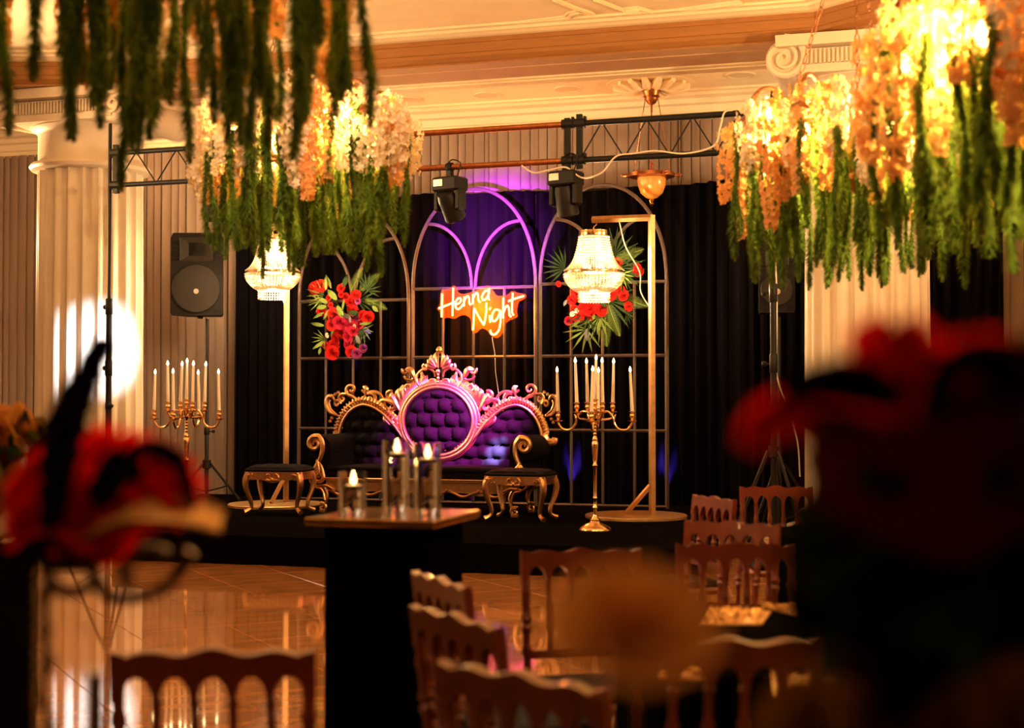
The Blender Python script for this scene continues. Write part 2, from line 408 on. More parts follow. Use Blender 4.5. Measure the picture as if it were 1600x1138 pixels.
cl = py_(140, 600, 13.2); cr = py_(1355, 600, 13.2)
column(cl.x, 13.2, 'white fluted column left of the stage, lit by a white spot')
column(cr.x, 13.2, 'white fluted column right of the stage behind the right flower chandelier')

# ------------------------------------------------------------------ curtains
def drape(x0, x1, y, z0, z1, seed, pitch=.112, depth=.03, nz=3, tops=None, sharp=True):
    rnd = random.Random(seed); rows = []; xs = []; x = x0; ys = []
    while x < x1 - 1e-6:
        p = pitch * rnd.uniform(.75, 1.3); p = min(p, x1 - x) if x1 - x < p * 1.4 else p; dp = depth * rnd.uniform(.5, 1.3); q0 = rnd.uniform(-.3, .3) * depth
        prof = ((0, 1), (.06, .25), (.12, 0), (.45, -.28), (.8, -.12), (.93, .2)) if sharp else ((0, 1), (.17, .5), (.33, -.4), (.5, -1), (.67, -.5), (.83, .4))
        for u, g in prof: xs.append(x + u * p); ys.append(y + g * dp + q0)
        x += p
    xs.append(x1); ys.append(y + depth * .8)
    for i in range(nz + 1):
        z = z0 + (z1 - z0) * i / nz
        rows.append([(a, b + (y - b) * .25 * (i / nz), z if not tops or i < nz else tops(a)) for a, b in zip(xs, ys)])
    return MB().grid(rows)
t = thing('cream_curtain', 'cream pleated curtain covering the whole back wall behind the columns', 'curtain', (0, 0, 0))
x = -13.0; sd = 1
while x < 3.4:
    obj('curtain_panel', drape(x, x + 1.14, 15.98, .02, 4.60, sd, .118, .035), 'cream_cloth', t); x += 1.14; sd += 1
t = thing('black_curtain', 'black pleated backdrop curtain hanging behind the arched frames', 'curtain', (0, 0, 0))
x = -8.05; 
for i in range(7):
    x1 = x + 1.25
    obj('curtain_panel', drape(x, x1, 15.43, ZF if x1 < -1.7 else .02, 3.78, 50 + i, .15, .055, 4, lambda a: 3.76 + .022 * sin(a * 2.1) + .015 * sin(a * 5.3) , False), 'black_cloth', t); x = x1
pipe = MB().tube([(-8.15, 15.55, 3.76), (.8, 15.55, 3.76)], .024, 10)
for xx in (-8.1, -5.0, -2.4): pipe.tube([(xx, 15.57, .255), (xx, 15.57, 3.74)], .02, 8)
obj('hanging_pipe', pipe, 'black_metal', t)

# ------------------------------------------------------------------ stage
sp = [(-6.92, 11.03), (-1.78, 11.03), (-2.15, 15.66), (-8.62, 15.66)]
t = thing('stage', 'low black stage platform under the sofa and the arched frames', 'stage', (0, 0, 0))
n = len(sp)
top = MB().add([(x, y, ZF - .05) for x, y in sp] + [(x, y, ZF) for x, y in sp], [(3, 2, 1, 0), (4, 5, 6, 7)] + [(i, (i + 1) % 4, 4 + (i + 1) % 4, 4 + i) for i in range(4)])
obj('deck', top, 'stage_carpet', t, False)
sk = MB()
for (a, b) in ((0, 1), (1, 2), (3, 0)):
    p, q = Vector((*sp[a], 0)), Vector((*sp[b], 0)); L = (q - p).length; tt = (q - p).normalized(); nn = Vector((tt.y, -tt.x, 0))
    N = int(L / .05); rows = [[p + tt * (L * i / N) + nn * (.012 + .008 * sin(i * 1.3) + .005 * sin(i * .37)) + Vector((0, 0, z)) for i in range(N + 1)] for z in (.004, ZF - .004)]
    sk.grid(rows)
obj('skirt', sk, 'black_table_cloth', t)

# ------------------------------------------------------------------ arched frames
def arch_frame(px0, px1, y, bars, arch_h, label, zbot=ZF):
    xl, xr = py_(px0, 620, y).x, py_(px1, 620, y).x; xc = (xl + xr) / 2; wd = (xr - xl) / 2
    t = thing('arched_frame', label, 'backdrop frame', (xc, y, ZF), 0, 'arched metal backdrop frames')
    zs = [py_((px0 + px1) / 2, b, y).z - ZF for b in bars]; top = zs[0]; r = .017
    for sx in (-1, 1): obj('side_post', MB().tube([(sx * wd, 0, 0), (sx * wd, 0, top)], r * 1.3, 4), 'iron', t, False)
    pts = [(wd * cos(pi * i / 40), 0, top + arch_h * abs(sin(pi * i / 40)) ** .92) for i in range(41)]
    obj('outer_arch', MB().tube(pts, r * 1.2, 8), 'iron', t)
    for sx in (-1, 1):
        pts = [(sx * (.74 - .74 * sin(pi / 2 * i / 20)) * wd * 1.0 if 0 else sx * wd * .74 * (1 - sin(pi / 2 * i / 20)) , 0, top + arch_h * .69 * cos(pi / 2 * (1 - i / 20)) ) for i in range(21)]
        # quarter ellipse from the outer arch down to the middle of the bar
        pts = [(sx * wd * (.74 - .71 * sin(pi / 2 * i / 20)), 0, top + arch_h * .66 * cos(pi / 2 * i / 20)) for i in range(21)]
        obj('inner_arch', MB().tube(pts, r * 1.1, 8), 'iron', t)
    for z in zs: obj('cross_bar', MB().tube([(-wd, 0, z), (wd, 0, z)], r, 4), 'iron', t, False)
    obj('bottom_bar', MB().tube([(-wd, 0, .02), (wd, 0, .02)], r, 4), 'iron', t, False)
    for u in (-.5, 0, .5): obj('upright_bar', MB().tube([(u * wd, 0, .02), (u * wd, 0, top)], r * .9, 4), 'iron', t, False)
    return t
arch_frame(467, 638, 15.02, (470, 560, 670), 1.05, 'left arched metal frame behind the left end of the sofa, flowers tied on it')
arch_frame(645, 837, 14.94, (450, 558, 672), 1.10, 'middle arched metal frame carrying the neon sign')
arch_frame(844, 1042, 14.94, (442, 556, 673), 1.06, 'right arched metal frame behind the hanging bead lamp')

# ------------------------------------------------------------------ neon sign
sc_ = 1 / 8.889; YS = 14.915
def ns(cx, cy): p = py_(665 + cx * sc_, 430 + cy * sc_, YS); return (p.x, p.z)
o0 = ns(790, 470); t = thing('neon_sign', 'glowing orange neon sign on a clear backing with Henna Night lettering', 'neon sign', (o0[0], YS, o0[1]))
def nl(c): x, z = ns(*c); return (x - o0[0], z - o0[1])
outline = [(155,465),(200,400),(215,230),(290,210),(350,190),(385,145),(420,170),(450,240),(510,265),(590,255),(750,200),(850,150),(900,165),(940,230),(980,280),(1020,295),(1090,285),(1150,270),(1190,230),(1240,235),(1300,255),(1380,265),(1395,300),(1360,335),(1300,365),(1275,420),(1265,520),(1275,570),(1240,600),(1160,630),(1100,690),(1070,780),(1030,850),(970,870),(900,830),(870,780),(820,745),(760,745),(710,795),(670,800),(640,770),(630,620),(590,570),(540,550),(470,565),(400,605),(350,595),(310,585),(250,600),(215,585),(200,520)]
poly = [nl(c) for c in outline]
obj('acrylic_backing', MB().prism([(p.x, p.z) for p in bez2(poly + [poly[0]], 3)][:-1], .0, .006), 'acrylic', t, False)
obj('backing_edge', MB().tube([(p.x, .003, p.z) for p in bez2(poly + [poly[0]], 3)][:-1], .004, 6, True), 'acrylic', t)
ltrs = {'letter_h': [[(235,260),(230,585)], [(390,180),(378,570)], [(190,465),(300,420),(415,375)]],
 'letter_e': [[(420,412),(470,392),(500,350),(480,318),(440,345),(420,400),(428,455),(460,475),(500,442),(530,400)]],
 'letter_n': [[(545,300),(536,435)], [(540,370),(568,312),(596,296),(610,325),(614,390),(636,418)]],
 'letter_n ': [[(664,268),(658,405)], [(662,335),(695,265),(722,252),(735,290),(741,350),(768,380)]],
 'letter_a': [[(880,215),(830,228),(792,290),(800,345),(840,338),(878,275),(890,190)], [(888,195),(878,300),(890,350)]],
 'letter_n  ': [[(665,765),(680,460)], [(680,460),(750,590),(815,695)], [(815,695),(845,540),(850,385)]],
 'letter_i': [[(895,560),(903,660)], [(908,450),(893,482)]],
 'letter_g': [[(1030,490),(975,482),(935,540),(930,620),(965,640),(1012,585),(1040,505)], [(1045,490),(1046,640),(1020,770),(960,828),(915,808),(905,765)]],
 'letter_h ': [[(1085,315),(1080,600)], [(1083,530),(1120,445),(1150,432),(1165,490),(1170,555),(1195,580)]],
 'letter_t': [[(1215,250),(1205,500),(1228,560)], [(1155,365),(1260,325),(1370,292)]]}
for nm, strokes in ltrs.items():
    mb = MB()
    for s in strokes:
        pts = bez2([nl(c) for c in s], 8, -.016); mb.tube(pts, .0098, 8)
    obj(nm.strip(), mb, 'neon', t)
obj('power_cord', MB().tube([(p.x, .02, p.z) for p in bez2([nl(c) for c in ((915,860),(935,980),(955,1100),(965,1350),(1010,1700),(1000,2050))], 6)], .004, 5), 'white_cable', t)
point('neon_glow', (o0[0], YS + .16, o0[1]), 170, (1.0, .26, .03), .2)

# ------------------------------------------------------------------ sofa
SX, SY = -5.0, 13.52
sofa = thing('sofa', 'black tufted sofa with carved gilt crest and scrolled gold legs', 'sofa', (SX, SY, ZF))
WING = [(-1.13, .80), (-1.115, .87), (-1.07, .97), (-.985, 1.065), (-.86, 1.115), (-.73, 1.085), (-.62, 1.015), (-.50, .90), (-.41, .785), (-.30, .67), (-.16, .60), (0, .58)]
wl = bez2(WING, 6)
def ztop(x):
    x = -abs(x)
    if x <= wl[0].x: return wl[0].z
    for a, b in zip(wl, wl[1:]):
        if a.x <= x <= b.x: return a.z + (b.z - a.z) * (x - a.x) / max(1e-6, b.x - a.x)
    return wl[-1].z
def tuft(x, z, a=.16, b=.135):
    u, v = x / a, z / b; row = math.floor(v); fx = u + (.5 if row % 2 else 0); fu = fx - math.floor(fx); fv = v - row
    return (abs(sin(pi * fu)) ** .55) * (abs(sin(pi * fv)) ** .55)
BY = .70
rows = []
for i in range(0, 45):
    s = i / 44; row = []
    for j in range(0, 111):
        x = -1.10 + 2.20 * j / 110; zt = max(.60, ztop(x)) - .015; z = .42 + (zt - .42) * s
        e = min(1, (zt - z) / .05, (1.1 - abs(x)) / .05); row.append((x, BY - .055 * tuft(x + .07, z) * max(0, e) - .02, z))
    rows.append(row)
obj('back_upholstery', MB().grid(rows), 'velvet', sofa)
obj('back_board', MB().strip([-1.12 + 2.24 * i / 80 for i in range(81)], [max(.6, ztop(-1.12 + 2.24 * i / 80)) - .01 for i in range(81)], [.25] * 81, BY + .0, BY + .06), 'velvet', sofa)
OZ, OW, OH = .93, .375, .345
rows = []
for i in range(31):
    s = i / 30
    rows.append([(OW * s * cos(2 * pi * j / 72), BY - .075 - .06 * tuft(OW * s * cos(2 * pi * j / 72) + .08, OH * s * sin(2 * pi * j / 72) + .06, .155, .15) * min(1, (1 - s) * 6) , OZ + OH * s * sin(2 * pi * j / 72)) for j in range(73)])
obj('oval_upholstery', MB().grid(rows), 'velvet', sofa)
obj('oval_board', MB().lathe([(.36, -.05), (.37, .0), (.36, .05)], 48, (0, BY + .0, OZ), Matrix(((1.05, 0, 0), (0, 0, 1), (0, .98, 0)))), 'velvet', sofa)
def oval(k, dy, n=96, a0=0, a1=2 * pi): return [(OW * cos(a) + k * cos(a), BY - dy, OZ + OH * sin(a) + k * sin(a)) for a in [a0 + (a1 - a0) * i / n for i in range(n)]]
obj('oval_frame', MB().tube(oval(.012, .085), .020, 8, True).tube(oval(.045, .07), .024, 8, True).tube(oval(.075, .05), .014, 8, True), 'gold', sofa)
rib = MB()
for s in (-1, 1):
    for i in range(26):
        a = R(22) + R(52) * i / 25; ca = cos(a) * s
        p0 = Vector((ca * (OW + .085), BY - .055, OZ + sin(a) * (OH + .085))); p1 = Vector((ca * (OW + .15), BY - .02, OZ + sin(a + .05) * (OH + .15)))
        rib.tube([p0, (p0 + p1) / 2 + Vector((0, -.015, 0)), p1], [.009, .013, .006], 6)
obj('ribbed_border', rib, 'gold', sofa, kind='stuff')
for s in (-1, 1):
    pts = [Vector((s * -p.x * -1 if 0 else p.x * -s, BY - .05, p.z)) for p in wl]
    inner = MB().tube([p + Vector((0, -.02, -.012)) for p in pts], .017, 8)
    # gadroon row riding on the outside of the wing frame
    out = []
    for i, p in enumerate(pts):
        a = pts[max(0, i - 1)]; b = pts[min(len(pts) - 1, i + 1)]; tdir = (b - a).normalized(); nn = Vector((-tdir.z, 0, tdir.x))
        if nn.z < 0: nn = -nn
        out.append(p + nn * .042)
    inner.tube([p + Vector((0, .02, 0)) for p in out], .03, 8)
    obj('wing_frame', inner, 'gold', sofa)
    gd = MB(); acc = 0; last = out[0]
    for p, q in zip(out, out[1:]):
        L = (q - p).length; 
        while acc < L:
            c = p + (q - p) * (acc / L); tdir = (q - p).normalized(); nn = Vector((-tdir.z, 0, tdir.x))
            gd.tube([c - nn * .034 + tdir * .008 + Vector((0, -.012, 0)), c + Vector((0, -.03, 0)), c + nn * .034 - tdir * .008 + Vector((0, -.005, 0))], [.008, .0165, .009], 6)
            acc += .036
        acc -= L
    obj('gadroon_band', gd, 'gold', sofa)
    # rolled end of the wing
    e = out[0]; gd2 = MB().tube(bez([e, e + Vector((s * .0, -.02, -.05)), e + Vector((s * .035, -.03, -.085)), e + Vector((s * .09, -.03, -.08)), e + Vector((s * .10, -.03, -.04))], 6), [.03 + .012 * sin(pi * i / 24) for i in range(25)], 8)
    obj('wing_end', gd2, 'gold', sofa)
def spiral(cx, cz, r, turns, a0, dirn, w0, w1, y, lead=None, n=44):
    pts, rad = [], []
    for i in range(n):
        u = i / (n - 1); a = a0 + dirn * turns * 2 * pi * u; rr = r * (1 - u) ** .8 + .006
        pts.append(Vector((cx + rr * cos(a), y, cz + rr * sin(a)))); rad.append(w0 + (w1 - w0) * u)
    if lead:
        L = bez2(lead + [(pts[0].x, pts[0].z)], 8, y)[:-1]; pts = L + pts; rad = [w0 * (.45 + .55 * i / len(L)) for i in range(len(L))] + rad
    return pts, rad
def leafblob(mb, p, q, w, y, bend=0.):
    p = Vector((p[0], y, p[1])); q = Vector((q[0], y, q[1])); dv = q - p; nn = Vector((-dv.z, 0, dv.x))
    pts = [p, p + dv * .35 + nn * bend * .6, p + dv * .7 + nn * bend, q]
    mb.tube(bez(pts, 4), [w * x for x in (.35, .5, .7, .85, .98, 1.05, 1.1, 1.15, 1.15, 1.05, .85, .6, .25)], 6)
Yc = BY - .05
for s in (-1, 1):
    S = lambda L: [(x * s, z) for x, z in L]
    sc1 = MB()          # big C scroll beside the finial
    p, r_ = spiral(.085 * s, 1.325, .062, 1.25, R(-60) if s > 0 else R(240), -1 if s > 0 else 1, .022, .011, Yc, S([(.045, 1.40), (.06, 1.455), (.12, 1.49), (.19, 1.475), (.245, 1.42), (.25, 1.35), (.20, 1.285), (.16, 1.275)]))
    sc1.tube(p, r_, 7)
    for kk in range(4): leafblob(sc1, (s * (.225 - .01 * kk), 1.30 + .03 * kk), (s * (.15 + .012 * kk), 1.40 + .018 * kk), .011, Yc - .005, -.1 * s)
    obj('crest_scroll', sc1, 'gold', sofa)
    side = MB()         # horn and leaf cascade down the side of the oval
    leafblob(side, (.27 * s, 1.37), (.385 * s, 1.475), .032, Yc, .25 * s); p, r_ = spiral(.375 * s, 1.465, .035, .8, R(30) if s > 0 else R(150), -s, .018, .01, Yc); side.tube(p, r_, 6)
    side.tube(bez2(S([(.26, 1.40), (.31, 1.365), (.37, 1.375), (.395, 1.41)]), 6, Yc), .014, 6)
    p, r_ = spiral(.345 * s, 1.285, .04, 1.1, R(-60) if s > 0 else R(240), s, .016, .009, Yc); side.tube(p, r_, 6)
    for kk, (x, z, x2, z2) in enumerate(((.40, 1.14, .40, 1.315), (.44, 1.13, .455, 1.275), (.47, 1.10, .535, 1.245), (.43, 1.02, .50, 1.22))): leafblob(side, (x * s, z), (x2 * s, z2), .027, Yc, -.12 * s)
    p, r_ = spiral(.555 * s, 1.20, .04, .7, R(120) if s > 0 else R(60), -s, .026, .013, Yc); side.tube(p, r_, 6)
    p, r_ = spiral(.53 * s, 1.085, .045, .8, R(90), s, .032, .015, Yc, S([(.70, 1.04), (.66, 1.14), (.60, 1.155)])); side.tube(p, r_, 6)
    for kk in range(4): leafblob(side, (s * (.42 + .03 * kk), .80 + .02 * kk), (s * (.475 + .05 * kk), .99 - .0 * kk), .024, Yc, -.1 * s)
    obj('leaf_cascade', side, 'gold', sofa)
    berry = MB()
    for kk in range(12): berry.ball((s * (.60 + random.uniform(-.03, .03)), Yc - .02, 1.02 + random.uniform(-.05, .05)), .014, 6)
    for kk in range(5): berry.ball((s * (.60 + random.uniform(-.02, .02)), Yc - .01, 1.15 + random.uniform(-.03, .03)), .014, 6)
    obj('berry_cluster', berry, 'gold', sofa)
    wg = MB()           # open scrolls above the wing
    p, r_ = spiral(.775 * s, 1.165, .062, 1.2, R(60) if s > 0 else R(120), s, .023, .011, Yc, S([(.60, 1.08), (.645, 1.19), (.70, 1.235), (.76, 1.24)])); wg.tube(p, r_, 7)
    leafblob(wg, (.84 * s, 1.20), (.865 * s, 1.30), .026, Yc, .3 * s)
    wg.tube(bez2(S([(.80, 1.23), (.85, 1.235), (.88, 1.26)]), 5, Yc), .013, 6)
    p, r_ = spiral(1.0 * s, 1.265, .06, 1.25, R(-90), s, .021, .011, Yc, S([(.835, 1.205), (.88, 1.165), (.94, 1.165), (.98, 1.19)])); wg.tube(p, r_, 7)
    p, r_ = spiral(1.105 * s, 1.17, .038, 1.1, R(90), -s, .019, .009, Yc, S([(.99, 1.195), (1.04, 1.215)])); wg.tube(p, r_, 6)
    p, r_ = spiral(1.165 * s, 1.115, .034, 1.1, R(180) if s > 0 else 0, -s, .018, .009, Yc); wg.tube(p, r_, 6)
    wg.tube(bez2(S([(1.16, .99), (1.235, 1.02), (1.285, 1.10), (1.275, 1.18), (1.225, 1.195), (1.20, 1.155)]), 6, Yc), [.012 + .014 * sin(pi * i / 30) for i in range(31)], 7)
    wg.tube(bez2(S([(1.17, 1.00), (1.225, 1.05), (1.25, 1.11), (1.235, 1.155)]), 6, Yc - .01), .010, 6)
    for a, b in ((1.15, 1.235), (1.185, 1.215), (1.245, .925), (1.225, .96)): wg.ball((a * s, Yc, b), .02, 7)
    obj('wing_scrollwork', wg, 'gold', sofa)
fin = MB()
for s in (-1, 1):
    for x, z, x2, z2, w_ in ((.02, 1.50, .03, 1.66, .02), (.03, 1.50, .085, 1.63, .022), (.035, 1.50, .125, 1.585, .022), (.04, 1.49, .15, 1.535, .022)):
        leafblob(fin, (x * s, z), (x2 * s, z2), w_, Yc, -.14 * s)
    p, r_ = spiral(.15 * s, 1.50, .028, .9, R(60) if s > 0 else R(120), -s, .017, .009, Yc); fin.tube(p, r_, 6)
fin.ball((0, Yc, 1.68), .035, 10, 1.2)
obj('palmette_finial', fin, 'gold', sofa)
beads = MB()
for i in range(9): beads.ball((0, Yc - .03, 1.50 + i * .018), .010, 6)
for z, r in ((1.455, .028), (1.42, .016), (1.385, .02), (1.345, .016)): beads.ball((0, Yc - .03, z), r, 8)
beads.prism([(-.045, 1.23), (0, 1.215), (.045, 1.23), (.0, 1.32)], Yc - .03, Yc)
obj('finial_beading', beads, 'gold', sofa)
# seat, arms, apron, legs
seat = MB(); rows = []
for i in range(13):
    v = i / 12
    rows.append([(-1.0 + 2.0 * j / 40, .03 + .64 * v, .475 + .012 * sin(pi * v) - .02 * (abs(2 * j / 40 - 1) ** 6)) for j in range(41)])
seat.grid(rows); seat.box((0, .36, .405), (2.02, .70, .12))
seat.tube([(-1.0, .02, .45), (1.0, .02, .45)], .03, 10)
obj('seat_cushion', seat, 'velvet', sofa)
obj('seat_base', MB().box((0, .37, .29), (2.0, .66, .12)), 'velvet', sofa, False)
for s in (-1, 1):
    a = MB().lathe([(.02, 0), (.115, .01), (.135, .05), (.135, .66), (.12, .70)], 24, (s * 1.08, .02, .665), Matrix.Rotation(-pi / 2, 3, 'X'))
    a.box((s * 1.03, .37, .46), (.14, .68, .36))
    obj('arm', a, 'velvet', sofa)
    S = lambda L: [(x * s, z) for x, z in L]
    g = MB()
    p, r_ = spiral(1.115 * s, .70, .075, 1.3, R(75) if s > 0 else R(105), -s * -1 if 0 else -s, .030, .014, -.02, None); 
    lead = S([(1.09, .25), (1.155, .30), (1.165, .36), (1.12, .45), (1.06, .55), (1.035, .64), (1.04, .72), (1.075, .775)])
    p, r_ = spiral(1.12 * s, .705, .068, 1.35, R(105) if s > 0 else R(75), -s, .032, .014, -.02, lead); g.tube(p, r_, 8)
    p, r_ = spiral(1.075 * s, .375, .06, 1.3, R(200) if s > 0 else R(-20), s, .022, .01, -.035, S([(1.10, .53), (1.06, .50), (1.03, .44)])); g.tube(p, r_, 7)
    for kk in range(4): leafblob(g, (s * (1.13 - .005 * kk), .34 + .03 * kk), (s * (1.06 + .01 * kk), .46 + .028 * kk), .014, -.045, .2 * s)
    obj('arm_scroll', g, 'gold', sofa)
    for yy in (.0, .62):
        lg = MB()
        p, r_ = spiral(1.03 * s, .05, .04, 1.1, R(60) if s > 0 else R(120), -s * -1, .022, .012, yy - .02, S([(1.10, .27), (1.03, .275), (.985, .22), (.975, .16), (.995, .10), (1.02, .085)])); lg.tube(p, r_, 8)
        lg.tube(bez2(S([(1.09, .25), (1.04, .24), (1.01, .19), (1.0, .13)]), 6, yy - .04), .014, 6)
        lg.tube(bez2(S([(1.06, .27), (.99, .275), (.93, .25), (.91, .235)]), 6, yy - .03), [.02 - .0006 * i for i in range(19)], 6)
        lg.ball((.905 * s, yy - .03, .235), .02, 7); lg.box((1.03 * s, yy - .02, .012), (.07, .05, .024))
        obj('leg', lg, 'gold', sofa)
rl = MB().box((0, -.01, .342), (2.02, .04, .022)); rl.tube([(-1.0, -.03, .352), (1.0, -.03, .352)], .009, 6)
obj('seat_rail', rl, 'gold', sofa, False)
xs = [-1.0 + 2.0 * i / 80 for i in range(81)]
low = [.225 - .03 * max(0, cos(pi * x / .33)) ** 2 for x in xs]
obj('apron', MB().strip(xs, [.335] * 81, low, -.005, .012), 'gold_paint', sofa, False)
lat = MB()
for i in range(-90, 91):
    for sg in (-1, 1):
        x0 = i * .024; x1 = x0 + sg * .10
        if -1 < x0 < 1 and -1 < x1 < 1: lat.box(((x0 + x1) / 2, -.008, .285), (.135, .004, .003), m=Matrix.Rotation(-sg * R(45), 3, 'Y'))
obj('lattice', lat, 'gold', sofa, False)
ed = MB()
for i in range(6):
    x0 = -1 + i * .333
    ed.tube(bez2([(x0 + .02, .235), (x0 + .06, .22), (x0 + .16, .185), (x0 + .27, .22), (x0 + .31, .24)], 6, -.015), [.008 + .010 * sin(pi * j / 24) for j in range(25)], 6)
    ed.ball((x0 + .02, -.015, .24), .017, 7); ed.ball((x0 + .315, -.015, .245), .017, 7)
obj('apron_scroll', ed, 'gold', sofa)

# ------------------------------------------------------------------ stools
def stool(p, rz, label):
    t = thing('footstool', label, 'stool', (p.x, p.y, ZF), rz, 'gilt stools on the stage')
    cu = MB(); rows = []
    W, Dp = .30, .20
    for i in range(21):
        v = -1 + 2 * i / 20
        row = []
        for j in range(31):
            u = -1 + 2 * j / 30; sx = W * (abs(u) ** .9) * (1 if u > 0 else -1); sy = Dp * v
            e = max(0, 1 - abs(u) ** 5) ** .5 * max(0, 1 - abs(v) ** 5) ** .5
            row.append((sx, sy, .452 + .055 * e * (.75 + .25 * tuft(sx + .05, sy + .03, .15, .13))))
        rows.append(row)
    cu.grid(rows); cu.bevel_box((0, 0, .447), (.605, .405, .05), .02)
    obj('cushion', cu, 'velvet', t)
    for sy in (-1, 1):
        xs = [-.285 + .57 * i / 40 for i in range(41)]
        lo = [.355 - .03 * cos(2 * pi * x / .57) ** 2 * (1 if abs(x) < .15 else .2) for x in xs]
        obj('apron', MB().strip(xs, [.425] * 41, lo, sy * .185 - .012, sy * .185 + .012), 'gold', t, False)
    ap = MB().box((-.285, 0, .39), (.024, .34, .07)); ap.box((.285, 0, .39), (.024, .34, .07)); ap.box((0, 0, .424), (.60, .40, .02))
    obj('side_rail', ap, 'gold', t, False)
    orn = MB()
    for s in (-1, 1):
        p_, r_ = spiral(s * .035, .375, .03, 1, R(90), -s, .011, .006, -.205); orn.tube(p_, r_, 6)
        leafblob(orn, (0, .345), (s * .075, .352), .014, -.205)
        for kk in range(5): leafblob(orn, (s * .30, .385), (s * (.255 - .012 * kk), .375 + .01 * kk), .008, -.203)
    for kk in range(20): orn.ball((random.choice((-1, 1)) * random.uniform(.20, .29), -.203, random.uniform(.365, .41)), .012, 6)
    orn.ball((0, -.21, .36), .018, 8)
    obj('carved_ornament', orn, 'gold', t, kind='stuff')
    for sx in (-1, 1):
        for sy in (-1, 1):
            dg = Vector((sx, sy * .8, 0))
            base = Vector((sx * .265, sy * .165, 0)); dv = Vector((sx * .8, sy * .6, 0))
            pts = [base + dv * a + Vector((0, 0, z)) for a, z in ((0, .42), (.03, .36), (.035, .30), (.015, .22), (-.02, .13), (-.025, .07), (.01, .042), (.045, .028))]
            lg = MB().tube(bez(pts, 5), [.04 - .022 * min(1, i / 26) + (.010 * max(0, (i - 28) / 7)) for i in range(36)], 8)
            obj('leg', lg, 'gold', t)
    return t
p = pz(437, 803, ZF); stool(p, R(4), 'gilt stool with black tufted cushion left of the sofa')
p = pz(814, 814, ZF); stool(p, R(-4), 'gilt stool with black tufted cushion in front of the right sofa arm')

# ------------------------------------------------------------------ candelabras and taper candles
def candelabra(p, label, lean, names):
    t = thing('candelabra', label, 'candelabra', (p.x, p.y, ZF), 0, 'tall brass candelabras on the stage'); t.scale = (.87, .87, .93)
    obj('foot', MB().lathe([(.165, 0), (.165, .012), (.15, .03), (.10, .06), (.06, .075), (.05, .09), (.055, .10), (.03, .12), (.022, .15)], 36), 'brass', t)
    prof = [(.02, .14), (.018, .2), (.028, .21), (.028, .225), (.018, .24), (.018, .30), (.026, .31), (.018, .33), (.017, .60), (.03, .62), (.018, .64), (.026, .70), (.034, .80), (.036, .84), (.026, .855), (.03, .87), (.018, .90)]
    for i in range(4): prof += [(.012, .905 + i * .032), (.022, .92 + i * .032), (.012, .935 + i * .032)]
    prof += [(.02, 1.05), (.045, 1.075), (.02, 1.10), (.028, 1.14), (.014, 1.16), (.014, 1.20)]
    obj('stem', MB().lathe(prof, 18), 'brass', t)
    cups = []
    def holder(c, par=None):
        obj('cup', MB().lathe([(.012, -.085), (.05, -.075), (.052, -.068), (.012, -.065), (.018, -.05), (.027, -.03), (.024, -.012), (.016, -.004), (.024, .006), (.031, .012), (.031, .02), (.012, .02)], 16, c), 'brass', par or t)
        cups.append(Vector(c) + Vector((0, 0, .02)))
    holder((0, 0, 1.235))
    for i in range(4):                      # four long low arms
        a = R(8 + 90 * i); d = Vector((cos(a), sin(a), 0))
        pts = bez([d * .02 + Vector((0, 0, 1.06)), d * .06 + Vector((0, 0, 1.12)), d * .13 + Vector((0, 0, 1.135)), d * .185 + Vector((0, 0, 1.08)), d * .20 + Vector((0, 0, 1.02)), d * .25 + Vector((0, 0, .965)), d * .33 + Vector((0, 0, .965)), d * .375 + Vector((0, 0, 1.02)), d * .38 + Vector((0, 0, 1.045))], 6)
        mb = MB().tube(pts, .0125, 8); mb.tube([d * .195 + Vector((0, 0, 1.06)), d * .20 + Vector((0, 0, 1.09)), d * .215 + Vector((0, 0, 1.11))], [.012, .014, .004], 6)
        am = obj('arm', mb, 'brass', t); holder(d * .38 + Vector((0, 0, 1.12)), am)
    for i in range(4):                      # four short high arms
        a = R(53 + 90 * i) + lean; d = Vector((cos(a), sin(a), 0)); L = (.24, .12, .24, .12)[i]
        pts = bez([d * .02 + Vector((0, 0, 1.08)), d * .07 + Vector((0, 0, 1.06)), d * (L - .03) + Vector((0, 0, 1.07)), d * L + Vector((0, 0, 1.12))], 6)
        am = obj('arm', MB().tube(pts, .011, 8), 'brass', t); holder(d * L + Vector((0, 0, 1.205)), am)
    tops = [Vector((c.x * .87 + p.x, c.y * .87 + p.y, c.z * .93 + ZF)) for c in cups]
    order = sorted(range(9), key=lambda i: (tops[i] - EYE).dot(RT) / (tops[i] - EYE).dot(HF))
    rnd = random.Random(int(p.x * 100))
    for rank, i in enumerate(order):
        c = tops[i]; lx, ly = rnd.uniform(-.05, .05), rnd.uniform(-.04, .04)
        k_ = thing('taper_candle', names % ('leftmost', 'second from the left', 'third from the left', 'fourth from the left', 'middle, fifth from the left', 'fourth from the right', 'third from the right', 'second from the right', 'rightmost')[rank], 'candle', c, 0, 'taper candles in the candelabras')
        k_.rotation_euler = (lx, ly, 0)
        obj('wax_stick', wax_m, None, k_); obj('candle_flame', flame_m, None, k_)
    return t
wax_m = mesh('wax_stick', MB().lathe([(.0165, -.006), (.0165, .0), (.0115, .342), (.009, .350), (.003, .352)], 12), 'wax')
flame_m = mesh('candle_flame', MB().lathe([(.004, .350), (.0115, .361), (.012, .370), (.007, .386), (.001, .400)], 10), 'flame')
pr = pz(930, 829, ZF); candelabra(pr, 'tall brass candelabra at the right front of the stage, nearest the audience', R(0), 'white taper candle in the right candelabra, %s')
pl = py_(291, 700, 12.35); candelabra(pl, 'brass candelabra at the left of the stage before the speaker stand', R(10), 'white taper candle in the left candelabra, %s')

